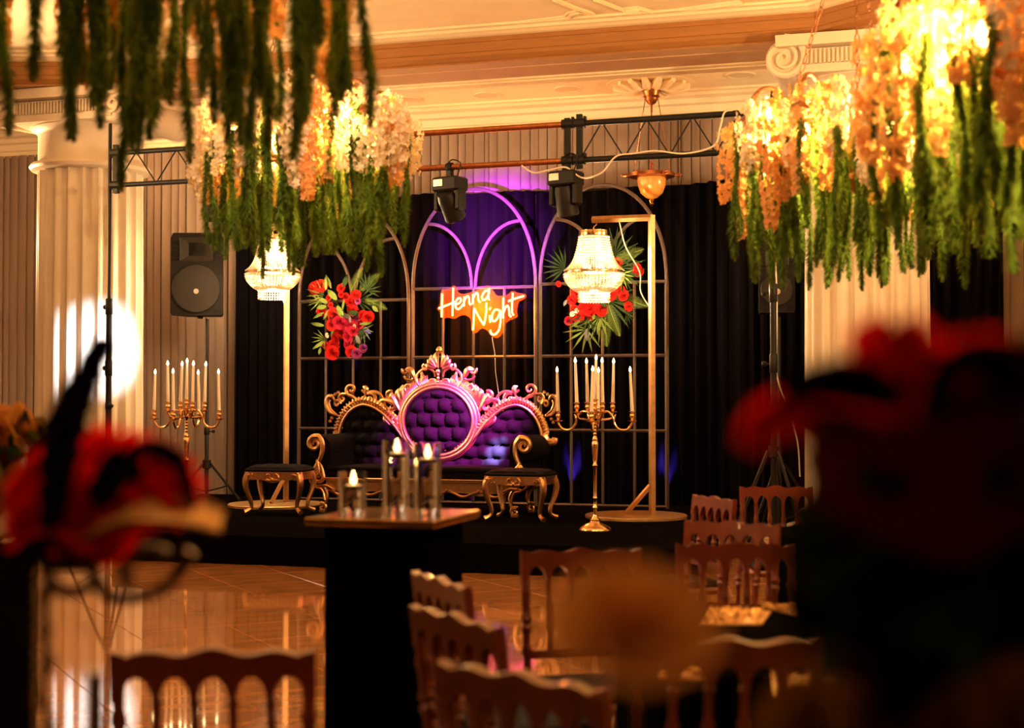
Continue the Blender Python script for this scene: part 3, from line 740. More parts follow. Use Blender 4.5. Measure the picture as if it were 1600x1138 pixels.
# ------------------------------------------------------------------ bead lamps on gold stands
def bead_lamp(c, k, label, grp):
    t = thing('bead_lamp', label, 'lamp', c, 0, grp)
    def ring(name, r, z, h): obj(name, MB().lathe([(r - .012, z), (r, z), (r + .004, z + h / 2), (r, z + h), (r - .012, z + h)], 40), 'brass', t)
    prof = [(.150, -.08), (.158, -.13), (.168, -.18), (.180, -.23), (.198, -.29), (.222, -.34), (.255, -.385), (.295, -.42)]
    obj('top_disc', MB().lathe([(.03, -.012), (.15, -.016), (.15, -.024), (.03, -.024)], 32), 'brass', t)
    ring('top_ring', .152, -.075, .055); ring('middle_ring', .298, -.455, .035); ring('bottom_ring', .155, -.625, .03)
    def curtain(name, prof, ns_, rb, step):
        mb = MB(); P = [Vector((r, 0, z)) for r, z in prof]; path = bez(P, 10); pts = [path[0]]; acc = 0
        for a, b in zip(path, path[1:]):
            acc += (b - a).length
            if acc >= step: pts.append(b); acc = 0
        for i in range(ns_):
            a = 2 * pi * i / ns_
            for q in pts: mb.octa((q.x * cos(a), q.x * sin(a), q.z), rb)
        obj(name, mb, 'crystal', t, False, kind='stuff')
    curtain('bead_curtain', prof, 52, .0125, .021)
    curtain('bead_basket', [(.300, -.46), (.297, -.49), (.28, -.53), (.25, -.57), (.21, -.605), (.165, -.628)], 52, .0165, .022)
    curtain('bead_skirt', [(.155, -.645), (.155, -.70), (.155, -.752)], 34, .0135, .027)
    st = MB().tube([(0, 0, -.02), (0, 0, -.20)], .008, 8); 
    for i in range(3): st.tube([(0, 0, -.012), (.15 * cos(2.1 * i), .15 * sin(2.1 * i), -.02)], .006, 6)
    obj('socket', st, 'brass', t)
    for i in range(4):
        a = R(45 + 90 * i); obj('bulb', MB().ball((.09 * cos(a), .09 * sin(a), -.40), .028, 10, 1.3), 'bulb_lamp', t)
    obj('hook', MB().tube(bez([(0, 0, -.02), (0, 0, .02), (.025, 0, .045), (.02, 0, .075), (-.015, 0, .07)], 6), .006, 6), 'brass', t)
    t.scale = (k, k, k)
    point('lamp_light', Vector(c) + Vector((0, 0, -.47)), 520, (1.0, .68, .34), .10)
    point('lamp_light', Vector(c) + Vector((0, 0, -.25)), 170, (1.0, .68, .34), .06)
    point('lamp_light', Vector(c) + Vector((0, 0, -.60)), 240, (1.0, .68, .34), .06)
def lamp_stand(base, armdir, armlen, top, r, label):
    t = thing('lamp_stand', label, 'lamp stand', (base.x, base.y, ZF), 0, 'gold stands for the bead lamps')
    obj('base_disc', MB().lathe([(r - .01, 0), (r, .008), (r, .03), (r - .01, .038), (r - .05, .040), (.01, .040)], 64), 'gold_paint', t)
    off = -armdir * (r * .32)
    h = top - ZF
    obj('post', MB().tube([off + Vector((0, 0, .038)), off + Vector((0, 0, h))], .034, 4), 'gold_paint', t, False)
    obj('cantilever_arm', MB().tube([off + Vector((0, 0, h - .025)), off + armdir * armlen + Vector((0, 0, h - .025))], .034, 4), 'gold_paint', t, False)
    obj('brace', MB().tube([off + armdir * .02 + Vector((0, 0, .32)), off + armdir * .26 + Vector((0, 0, .045))], .026, 4), 'gold_paint', t, False)
    obj('lamp_cord', MB().tube(bez([off + armdir * (armlen * .55) + Vector((0, .03, h - .05)), off + armdir * (armlen * .45) + Vector((0, .05, h - .3)), off + armdir * (armlen * .22) + Vector((0, .05, h - .55)), off + armdir * .12 + Vector((0, .05, h - .75)), off + armdir * .0 + Vector((0, .045, h - .95))], 8), .006, 5), 'white_cable', t)
    return off + Vector((base.x, base.y, 0)) + armdir * (armlen - .04)
b = pz(994, 810, ZF); topz = pd(1000, 337, b.dot(HF)).z
e = lamp_stand(b, Vector((-1, 0, 0)), .60, topz, .50, 'gold cantilever stand on a round base right of the sofa')
hang = py_(928, 349, b.y)
bead_lamp((hang.x, b.y, topz - .12), .98, 'glowing crystal bead lamp hanging from the right gold stand', 'crystal bead lamps')
b = pz(432, 792, ZF); topz = pd(437, 352, b.dot(HF)).z
lamp_stand(b, Vector((-.2, -.98, 0)).normalized(), .32, topz, .52, 'gold stand on a round base left of the sofa')
hang = py_(426, 365, b.y - .22)
bead_lamp((hang.x, b.y - .22, topz - .12), .95, 'glowing crystal bead lamp hanging from the left gold stand below the flower chandelier', 'crystal bead lamps')

# ------------------------------------------------------------------ leaves, flowers
def leaf_mesh(name, L, W, m, curl=.15):
    rows = []
    for i in range(7):
        u = i / 6; wv = W * sin(pi * min(1, u * .93 + .07)) ** .8 * (1 if u < 1 else .05)
        rows.append([(-wv, -.02 * W, L * u), (0, L * curl * u * u, L * u), (wv, -.02 * W, L * u)])
    return mesh(name, MB().grid(rows), m)
def fern_mesh(name, L, W, m):
    mb = MB(); mb.tube([(0, .12 * L * u * u, L * u) for u in [i / 8 for i in range(9)]], .004, 5)
    for i in range(2, 26):
        u = i / 26; wv = W * sin(pi * (u * .85 + .13)) ** .7
        for s in (-1, 1):
            p = Vector((0, .12 * L * u * u, L * u)); q = p + Vector((s * wv, -.01, wv * .45)); n_ = Vector((0, 0, L * .0075))
            mb.add([p - n_, (p + q) / 2 - n_ * .9, q, (p + q) / 2 + n_ * .9, p + n_], [(0, 1, 3, 4), (1, 2, 3)])
    return mesh(name, mb, m)
def palm_mesh(name, L, m, n=9):
    mb = MB()
    for i in range(n):
        a = R(-70 + 140 * i / (n - 1)); d = Vector((sin(a), -.1, cos(a))); s = Vector((cos(a), 0, -sin(a))) * L * .045; ll = L * (.8 + .2 * cos(a))
        mb.add([Vector((0, 0, 0)), d * ll * .5 + s, d * ll + Vector((0, -.08 * L, 0)), d * ll * .5 - s], [(0, 1, 2, 3)])
    return mesh(name, mb, m)
def rose_mesh(name, r, m, seed=1, layers=5):
    rnd = random.Random(seed); mb = MB()
    for l in range(layers):
        k_ = 3 + l; rad = r * (.18 + .82 * l / (layers - 1)); hgt = r * (.95 - .35 * l / (layers - 1)); op = .15 + .75 * l / (layers - 1)
        for i in range(k_):
            a0 = 2 * pi * (i + rnd.random() * .5) / k_ + l; da = 2 * pi / k_ * .75; rows = []
            for q in range(4):
                v = q / 3; row = []
                for j in range(5):
                    u = -1 + j / 2; a = a0 + da * u * (.5 + .25 * v); rr = rad * (.35 + .65 * v * (1 + op * .35 * v)); zz = -r * .3 + hgt * v * (1 - op * .5 * v * v) - .10 * r * abs(u) ** 2 + rnd.uniform(-.02, .02) * r
                    row.append((rr * cos(a), -zz, rr * sin(a)))
                rows.append(row)
            mb.grid(rows)
    return mesh(name, mb, m)
LF = [leaf_mesh('leaf', .17, .022, 'leaf'), leaf_mesh('leaf', .13, .03, 'leaf'), leaf_mesh('leaf', .11, .025, 'leaf_grey'), leaf_mesh('leaf', .15, .03, 'leaf_dark')]
FERN = fern_mesh('fern_frond', .42, .085, 'leaf'); PALM = palm_mesh('palm_frond', .34, 'leaf_dark'); PALM2 = palm_mesh('palm_frond', .26, 'leaf', 7)
ROSE = [rose_mesh('flower', .085, 'red_petal', 1), rose_mesh('flower', .07, 'red_petal', 2, 4), rose_mesh('flower', .085, 'pink_petal', 3), rose_mesh('flower', .06, 'plum_petal', 4, 4), rose_mesh('flower', .035, 'petal_white', 5, 3)]
def spray(name, px0, py0, Y, flowers, ferns, label, seed):
    rnd = random.Random(seed); c = py_(px0, py0, Y); t = thing(name, label, 'flower arrangement', c, 0, 'floral sprays tied to the arched frames')
    stem = MB()
    for fx, fz, kind, sc in flowers:
        q = py_(fx, fz, Y) - c; yy = -.07 - rnd.uniform(0, .10)
        o = obj('flower', ROSE[kind], None, t, loc=(q.x, yy, q.z), rot=(rnd.uniform(-.5, .5), rnd.uniform(0, 6), rnd.uniform(-.5, .5))); o.scale = (sc * .84,) * 3
        stem.tube([(0, .0, 0), (q.x * .6, -.01, q.z * .6), (q.x, yy + .03, q.z)], .005, 5)
    for fx, fz, kind, ang, L in ferns:
        q = py_(fx, fz, Y) - c
        me = {'fern': FERN, 'palm': PALM, 'palm2': PALM2, 'l0': LF[0], 'l1': LF[1], 'l2': LF[2], 'l3': LF[3]}[kind]
        o = obj(me.name.split('.')[0], me, None, t, loc=(q.x, -.03 - (rnd.uniform(.10, .19) if kind[0] == 'l' else rnd.uniform(0, .12)), q.z), rot=(rnd.uniform(-.1, .35), R(ang), rnd.uniform(-.3, .3))); o.scale = (L,) * 3
    obj('stems', stem, 'leaf_dark', t)
    return t
fl_ = [(497, 451, 0, .9), (508, 448, 0, 1.0), (538, 451, 1, .8), (541, 462, 1, .6), (563, 462, 1, .9), (548, 466, 1, .8), (519, 466, 1, .7), (555, 474, 1, .8), (508, 488, 1, .8), (525, 478, 1, .5),
       (530, 493, 0, 1), (558, 486, 0, .8), (575, 494, 1, .9), (583, 497, 0, .9), (540, 505, 2, 1), (526, 508, 0, .9), (553, 510, 2, 1), (568, 505, 2, .9), (536, 519, 0, 1), (550, 525, 2, 1.2), (560, 518, 2, .8),
       (529, 530, 0, 1), (550, 538, 2, 1), (525, 541, 0, .9), (528, 552, 0, 1), (556, 550, 1, 1), (566, 553, 3, 1), (572, 545, 3, .9), (515, 540, 1, .6), (562, 500, 3, .8), (566, 472, 3, .7), (519, 525, 4, .9), (561, 511, 4, .8)]
fe_ = [(553, 458, 'fern', 28, .75), (566, 456, 'fern', 50, .75), (572, 467, 'fern', 115, .7), (560, 470, 'palm', 70, .8), (545, 450, 'l3', 20, 1), (526, 452, 'l0', -25, 1), (520, 455, 'l0', -5, .9), (535, 470, 'l1', -40, 1.2), (538, 480, 'l1', 150, 1.2),
       (512, 462, 'palm2', -70, .8), (505, 470, 'palm2', -110, .7), (520, 475, 'l1', -60, .9), (518, 480, 'l1', -100, .9), (516, 490, 'l0', -120, .8), (522, 485, 'l0', -150, .8), (515, 510, 'l0', -80, 1.0), (508, 511, 'l1', -60, .5), (530, 512, 'l0', 200, .7),
       (515, 530, 'palm2', -110, .6), (518, 535, 'l0', -125, .9), (512, 545, 'l1', 190, .6), (572, 508, 'l0', 85, .9), (575, 512, 'l2', 130, 1.1), (570, 515, 'palm2', 150, 1.0), (568, 525, 'l2', 160, 1.0), (566, 520, 'palm', 130, .6), (560, 525, 'l2', 150, .9), (590, 480, 'l1', 130, .8),
       (577, 455, 'palm', 40, .7), (545, 492, 'l2', 120, 1), (540, 497, 'l2', 60, .8), (552, 489, 'l3', 100, 1), (531, 482, 'l3', 200, 1), (558, 497, 'l2', 170, .7), (548, 470, 'l0', 180, .8)]
spray('flower_spray', 545, 498, 14.96, fl_, fe_, 'red rose and fern spray tied to the left arched frame', 3)
fl_ = [(968, 412, 1, .9), (999, 425, 1, .9), (1000, 420, 1, .7), (876, 445, 1, .5), (905, 462, 1, .9), (897, 470, 1, .8), (920, 485, 0, 1), (903, 487, 0, .8), (928, 483, 0, 1.1), (945, 485, 0, .9), (908, 496, 1, 1), (925, 492, 0, .9), (891, 502, 2, .6), (978, 463, 1, .9), (985, 480, 1, .8), (973, 455, 1, .8), (900, 492, 4, .9), (906, 487, 4, .8), (955, 460, 0, 1), (940, 440, 0, 1), (960, 440, 0, .9)]
fe_ = [(962, 400, 'palm', 50, 1.0), (965, 408, 'fern', 72, .8), (968, 420, 'palm', 95, 1.0), (975, 430, 'palm2', 150, .8), (958, 460, 'fern', 110, .95), (948, 478, 'fern', 180, 1.05), (955, 475, 'fern', 160, .9), (952, 470, 'palm', 140, 1.2), (940, 495, 'palm2', 200, 1.2), (920, 515, 'palm2', 215, 1.1), (922, 515, 'l2', 180, 1.2), (925, 495, 'palm', 220, .8), (885, 420, 'palm', -65, .8),
       (912, 503, 'l0', 240, .8), (945, 500, 'l0', 190, 1), (933, 490, 'l1', 185, .6), (980, 490, 'palm', 110, .5), (890, 470, 'l2', 200, .7), (950, 420, 'l3', 30, 1.3), (940, 460, 'l3', 150, 1.3)]
spray('flower_spray', 942, 458, 14.88, fl_, fe_, 'red flower and fern spray behind the right bead lamp', 4)

# ------------------------------------------------------------------ speakers
def tripod(name, label, cat, p, zbot, h, hub, spread, grp=None, rz=0, m='black_metal'):
    t = thing(name, label, cat, (p.x, p.y, zbot), rz, grp)
    obj('pole', MB().lathe([(.022, .06), (.022, hub + .35), (.018, hub + .36), (.018, h)], 12), m, t)
    cb = MB().lathe([(.03, hub - .06), (.05, hub - .05), (.05, hub + .04), (.03, hub + .05)], 12); obj('hub', cb, m, t); cb = MB().lathe([(.026, hub + .33), (.032, hub + .34), (.032, hub + .40), (.026, hub + .41)], 12)
    obj('collar', cb, m, t)
    kb = MB().tube([(.02, 0, hub + .37), (.075, 0, hub + .37)], .008, 6); kb.ball((.085, 0, hub + .37), .022, 8)
    obj('knob', kb, 'black_plastic', t)
    for i in range(3):
        a = R(90 + 120 * i) + .5; d = Vector((cos(a), sin(a), 0))
        lg = MB().tube([d * .05 + Vector((0, 0, hub)), d * spread + Vector((0, 0, .02))], .015, 8); lg.ball(d * spread + Vector((0, 0, .02)), .02, 8)
        obj('leg', lg, m, t); obj('brace', MB().tube([d * .02 + Vector((0, 0, hub * .25)), d * spread * .62 + Vector((0, 0, hub * .40))], .008, 6), m, t)
    return t
def speaker(c, rz, wd, h, label):
    t = thing('loudspeaker', label, 'speaker', c, rz, 'loudspeakers on tripod stands'); dp = .36; b = wd * .12
    fr = [(-wd / 2, 0), (wd / 2, 0), (wd / 2 * .72, dp), (-wd / 2 * .72, dp)]
    cb = MB(); lv = ((0, .94), (.03, 1), (h - .06, 1), (h, .90)); rows = []
    for z, k_ in lv: rows.append([(x * k_, y + (0 if i < 2 else 0), z) for i, (x, y) in enumerate(fr)] + [(fr[0][0] * k_, 0, z)])
    cb.grid(rows); cb.add([r for r in rows[0][:4]], [(3, 2, 1, 0)]); cb.add(rows[-1][:4], [(0, 1, 2, 3)])
    obj('cabinet', cb, 'black_plastic', t, False)
    hn = MB(); hw = wd * .31
    o_ = [(-hw, h * .66), (hw, h * .66), (hw, h * .94), (-hw, h * .94)]; i_ = [(-hw * .5, h * .72), (hw * .5, h * .72), (hw * .5, h * .88), (-hw * .5, h * .88)]
    hn.add([(x, -.02, z) for x, z in o_] + [(x, .0, z) for x, z in i_] , [(i, (i + 1) % 4, 4 + (i + 1) % 4, 4 + i) for i in range(4)] + [(4, 5, 6, 7)])
    hn.tube([(x, -.02, z) for x, z in o_], .008, 6, True)
    obj('horn', hn, 'grille', t, False)
    gr = MB(); pts = [(-wd * .36, h * .62), (-hw, h * .655), (hw, h * .655), (wd * .36, h * .62)]
    rr = wd * .45
    disc = [(rr * cos(2 * pi * i / 40), h * .325 + rr * sin(2 * pi * i / 40)) for i in range(40)]
    gr.prism([(x, min(z, h * .63)) for x, z in disc], -.022, 0)
    wg_ = obj('woofer_grille', gr, 'grille', t, False)
    obj('grille_rim', MB().tube([(x, -.02, min(z, h * .63)) for x, z in disc], .008, 6, True), 'black_metal', wg_)
    obj('badge', MB().lathe([(.03, 0), (.03, .006), (.005, .008)], 16, (0, -.022, h * .29), Matrix.Rotation(pi / 2, 3, 'X')), 'cone_metal', wg_)
    for s in (-1, 1):
        for q in range(5): obj('vent_slot', MB().box((s * wd * .41, -.006, h * (.68 + .055 * q)), (wd * .12, .02, h * .018)), 'black_metal', t, False)
        for q in range(3): obj('vent_slot', MB().box((s * wd * .40, -.006, h * (.04 + .03 * q)), (wd * (.14 - .04 * q), .02, h * .012)), 'black_metal', t, False)
    obj('pole_socket', MB().lathe([(.03, -.03), (.035, 0)], 12, (0, dp * .45, 0)), 'black_metal', t)
    return t
ps = pz(330, 782, ZF); ds = ps.dot(HF)
bot = pd(324, 494, ds).z; tp = pd(324, 366, ds).z; wsp = 83 / F * ds
pc = pd(324, 494, ds)
tripod('speaker_stand', 'black tripod stand under the left loudspeaker at the stage end', 'speaker stand', Vector((pc.x, pc.y, 0)), ZF, bot - ZF - .032, .42, .42, 'speaker stands')
speaker((pc.x - .05, pc.y - .16, bot), R(14), wsp, tp - bot, 'black loudspeaker on a tripod before the cream curtain, left')
pc = pd(1217, 490, 14.4)
tripod('speaker_stand', 'black tripod stand under the right loudspeaker beside the right column', 'speaker stand', Vector((pc.x, pc.y, 0)), .0, pc.z - .032, .76, .50, 'speaker stands')
speaker((pc.x, pc.y - .16, pc.z), R(16), .36, .72, 'black loudspeaker half hidden below the right flower chandelier')
cb = MB().tube(bez([pd(1212, 410, 14.2), pd(1214, 480, 14.2), pd(1213, 570, 14.2), pd(1217, 600, 14.2), pd(1232, 640, 14.2), pd(1246, 690, 14.2), pd(1250, 745, 14.2)], 8), .008, 6)
tag(obj('white_cable', cb, 'white_cable'), 'white cable hanging from the right loudspeaker beside the column', 'cable')
cb = MB()
cpt = pz(1212, 842, .012)
for i in range(5): cb.tube([(cpt.x + (.12 + .02 * i) * cos(a) + .03 * i, cpt.y + (.10 + .015 * i) * sin(a), .012 + .012 * i) for a in [2 * pi * j / 20 for j in range(20)]], .008, 6, True)
tag(obj('cable_coil', cb, 'white_cable'), 'coil of pale cable on the floor below the right speaker stand', 'cable')

# ------------------------------------------------------------------ truss with stands and moving heads
YT = 12.2
tl, tr = py_(172, 240, YT), py_(1207, 182, YT)
zt, zb = py_(172, 240, YT).z, py_(172, 290, YT).z
zt2, zb2 = py_(1150, 177, YT).z, py_(1150, 237, YT).z
xm0, xm1 = py_(308, 240, YT).x, py_(897, 200, YT).x
def tz(x, a, b): u = (x - tl.x) / (tr.x - tl.x); return a + (b - a) * u
zT = lambda x: tz(x, zt, zt2); zB = lambda x: tz(x, zb, zb2)
def truss(x0, x1, label, m, lat_, r=.025):
    t = thing('truss_section', label, 'truss', (x0, YT, 0), 0, 'lighting truss over the stage')
    for nm, zf in (('top_tube', zT), ('bottom_tube', zB)): obj(nm, MB().tube([(0, 0, zf(x0)), (x1 - x0, 0, zf(x1))], r, 10), m, t)
    if lat_:
        n_ = max(2, round((x1 - x0) / .36)); st = (x1 - x0) / n_
        for i in range(n_):
            a = i * st; z0 = zB(x0 + a); z1 = zT(x0 + a + st / 2); z2 = zB(x0 + a + st)
            if i % 2: pass
            obj('brace', MB().tube([(a, 0, z0), (a + st / 2, 0, z1)], .007, 6), m, t); obj('brace', MB().tube([(a + st / 2, 0, z1), (a + st, 0, z2)], .007, 6), m, t)
    for xx in (0, x1 - x0):
        pl_ = MB().box((xx, 0, (zT(x0) + zB(x0)) / 2), (.05, .05, abs(zT(x0) - zB(x0)) + .16))
        for z_ in (zT(x0 + xx), zB(x0 + xx)): pl_.lathe([(.045, -.05), (.045, .05)], 10, (xx, 0, z_), Matrix.Rotation(pi / 2, 3, 'Y')); pl_.box((xx + .05, 0, z_ + .045), (.02, .05, .03))
        obj('end_clamp', pl_, 'black_metal', t, False)
truss(tl.x + .07, xm0, 'short black lattice truss section at the left crank stand', 'black_metal', True)
truss(xm0 + .11, xm1 - .06, 'copper coloured truss tubes carrying the moving heads over the sofa', 'copper', False, .028)
truss(xm1 + .05, tr.x - .08, 'long black lattice truss section running to the right stand', 'black_metal', True, .028)
def crank_stand(x, px_top, label):
    tz_ = py_(px_top[0], px_top[1], YT).z
    t = tripod('truss_stand', label, 'truss stand', Vector((x, YT, 0)), 0, tz_, .98, .45, 'truss stands', R(-38.6))
    ex = MB()
    for z_ in (1.72, 2.32): ex.lathe([(.03, z_ - .08), (.036, z_ - .07), (.036, z_ + .07), (.03, z_ + .08)], 12); ex.tube([(-.03, 0, z_), (-.10, 0, z_)], .008, 6); ex.ball((-.11, 0, z_), .025, 8)
    ex.lathe([(.028, 0.06), (.028, 2.3)], 12)
    obj('sleeve', ex, 'black_metal', t)
crank_stand(tl.x, (172, 193), 'black truss stand in front of the left column')
crank_stand(tr.x, (1207, 137), 'black truss stand behind the right flower chandelier')
def moving_head(px, pyy, tilt, label):
    p = py_(px, pyy, YT); zc = zB(p.x)
    t = thing('moving_head', label, 'stage light', (p.x, YT, zc), R(-18), 'moving head lights hung from the truss')
    bs = MB().bevel_box((0, 0, -.16), (.27, .20, .13), .015); bb = obj('base', bs, 'black_plastic', t, False)
    cl = MB().lathe([(.04, -.03), (.045, 0), (.04, .03)], 12, (0, 0, 0), Matrix.Rotation(pi / 2, 3, 'Y')); cl.box((0, 0, -.06), (.05, .05, .09)); obj('clamp', cl, 'black_metal', t, False)
    obj('display', MB().box((-.06, -.103, -.15), (.10, .006, .06)), 'cone_metal', bb, False)
    for s in (-1, 1):
        obj('yoke_arm', MB().bevel_box((s * .12, 0, -.30), (.045, .12, .20), .015), 'black_plastic', t, False)
    m3 = Matrix.Rotation(tilt, 3, 'X') @ Matrix.Rotation(.25, 3, 'Z')
    hd = MB().lathe([(.04, .13), (.075, .12), (.09, .06), (.095, -.08), (.10, -.14), (.09, -.15)], 20, (0, 0, -.34), m3)
    hh = obj('head', hd, 'black_plastic', t)
    obj('lens', MB().lathe([(.085, -.145), (.085, -.148), (.04, -.150), (.002, -.150)], 20, (0, 0, -.34), m3), 'cone_metal', hh)
    obj('safety_cable', MB().tube(bez([(.10, -.02, -.09), (.14, -.03, .02), (.05, -.03, .06), (.0, -.03, .03)], 6), .006, 5), 'black_metal', t)
moving_head(703, 270, R(38), 'moving head light on the copper tube above the middle arch')
moving_head(884, 260, R(18), 'moving head light at the truss joint above the right bead lamp')
moving_head(345, 288, R(50), 'moving head light at the left truss behind the flower chandelier')
cb = MB().tube(bez([py_(815, 259, YT - .03), py_(835, 270, YT - .05), py_(862, 265, YT - .05), py_(885, 262, YT - .08), py_(910, 278, YT - .08), py_(940, 270, YT - .05), py_(962, 245, YT - .04), py_(990, 240, YT - .04), py_(1025, 236, YT - .03), py_(1070, 240, YT - .04), py_(1115, 228, YT - .04), py_(1125, 200, YT - .04), py_(1132, 176, YT - .04), py_(1145, 172, YT - .03)], 8), .008, 6)
tag(obj('truss_cable', cb, 'white_cable'), 'white power cable looped along the truss from the second moving head', 'cable')

# ------------------------------------------------------------------ amber bowl lamp
rc2 = Vector((rc.x, rc.y, 4.85)); dz = lambda y_: pd(1019, y_, rc.dot(HF)).z - 4.85
t = thing('bowl_lamp', 'amber glass bowl lamp hanging on chains from the ceiling rosette', 'lamp', rc2)
obj('canopy', MB().lathe([(.05, -.055), (.10, -.06), (.085, -.10), (.07, -.16), (.045, -.20), (.012, -.22), (.012, -.30)], 16), 'copper', t)
z1, z2, z3, z4 = dz(155), dz(268), dz(274), dz(305)
obj('collar', MB().lathe([(.012, z1 + .06), (.09, z1 + .03), (.06, z1 - .01), (.02, z1 - .03)], 16), 'copper', t)
rod = MB().tube([(0, 0, -.28), (0, 0, z2)], .008, 6)
for i in range(3):
    a = R(40 + 120 * i); q = Vector((cos(a) * .08, sin(a) * .08, z1 + .01)); e_ = Vector((cos(a) * .24, sin(a) * .24, z2 - .02))
    N = 40
    for j in range(N): rod.tube([q + (e_ - q) * (j / N), q + (e_ - q) * ((j + .75) / N)], .006, 4)
obj('chain', rod, 'bronze', t)
rg = MB().lathe([(.16, z3 - .03), (.25, z3 - .02), (.25, z3 + .02), (.16, z3 + .03)], 24); rg.lathe([(.03, z2 - .04), (.05, z2 - .01), (.02, z2 + .04), (.03, z2 + .07), (.008, z2 + .1)], 12)
for i in range(6):
    a = R(10 + 60 * i); m3 = Matrix.Rotation(a, 3, 'Z') @ Matrix.Rotation(pi / 2, 3, 'Y'); rg.lathe([(.02, .24), (.018, .26), (.026, .28), (.014, .31), (.018, .325), (.008, .335)], 8, (0, 0, z3), m3)
obj('wheel_ring', rg, 'copper', t)
obj('bowl', MB().lathe([(.15, z3 - .02), (.158, z3 - .05), (.15, z4 + .10), (.12, z4 + .02), (.06, z4 - .03), (.02, z4 - .045)], 28), 'amber', t)
obj('finial', MB().lathe([(.01, z4 - .04), (.035, z4 - .06), (.02, z4 - .085), (.03, z4 - .10), (.005, z4 - .125)], 12), 'brass', t)

# ------------------------------------------------------------------ flower chandeliers
def flower_strand(seed, L, m, name='flower_strand'):
    rnd = random.Random(seed); mb = MB().tube([(0, 0, .02), (.004, .003, -L * .5), (0, 0, -L)], .006, 5); n_ = int(L / .017)
    for i in range(n_):
        u = i / n_; rr = .066 * (1 - .55 * u ** 2) * rnd.uniform(.8, 1.1); z = -L * u
        for q in range(5):
            a = rnd.uniform(0, 2 * pi); c = Vector((rr * cos(a), rr * sin(a), z + rnd.uniform(-.01, .01))); nrm = Vector((cos(a), sin(a), rnd.uniform(-.5, .4))).normalized()
            t1 = nrm.orthogonal().normalized(); t2 = nrm.cross(t1); w_ = rnd.uniform(.016, .024); o_ = rnd.uniform(0, 1.5)
            for k_ in range(4):
                b = o_ + k_ * pi / 2; d = t1 * cos(b) + t2 * sin(b); e_ = t1 * -sin(b) + t2 * cos(b)
                mb.add([c, c + d * w_ * .6 + e_ * w_ * .5 + nrm * .004, c + d * w_ * 1.15 + nrm * rnd.uniform(.002, .012), c + d * w_ * .6 - e_ * w_ * .5 + nrm * .004], [(0, 1, 2, 3)])
    return mesh(name, mb, m)
def moss_strand(seed, L):
    rnd = random.Random(seed); mb = MB(); n_ = int(L / .0062); ph = rnd.uniform(0, 6)
    for i in range(n_):
        u = i / n_; z = -L * u; cx, cy = .012 * sin(u * 7 + ph), .012 * cos(u * 6 + ph); rr = (.056 * (.75 + .25 * sin(u * 9 + ph)) * (1 - .12 * u)) * (1 - .7 * max(0, u - .94) / .06)
        for q in range(12):
            a = rnd.uniform(0, 2 * pi); d = Vector((cos(a), sin(a), 0)); tip = Vector((cx, cy, z)) + d * rr * rnd.uniform(.6, 1.15) + Vector((0, 0, -rr * rnd.uniform(.1, 1.0))); s_ = Vector((-sin(a), cos(a), 0)) * .0042
            b = Vector((cx, cy, z)) + d * .004
            mb.add([b - s_, b + s_, tip], [(0, 1, 2)])
    return mesh('green_strand', mb, 'moss')
FSW = [flower_strand(s, L, 'petal_white') for s, L in ((1, .42), (2, .52), (3, .34))]
FSP = [flower_strand(s, L, 'petal_peach') for s, L in ((4, .46), (5, .58), (6, .40), (7, .64))]
GS = [moss_strand(s, L) for s, L in ((1, .58), (2, .64), (3, .74), (4, .52))]
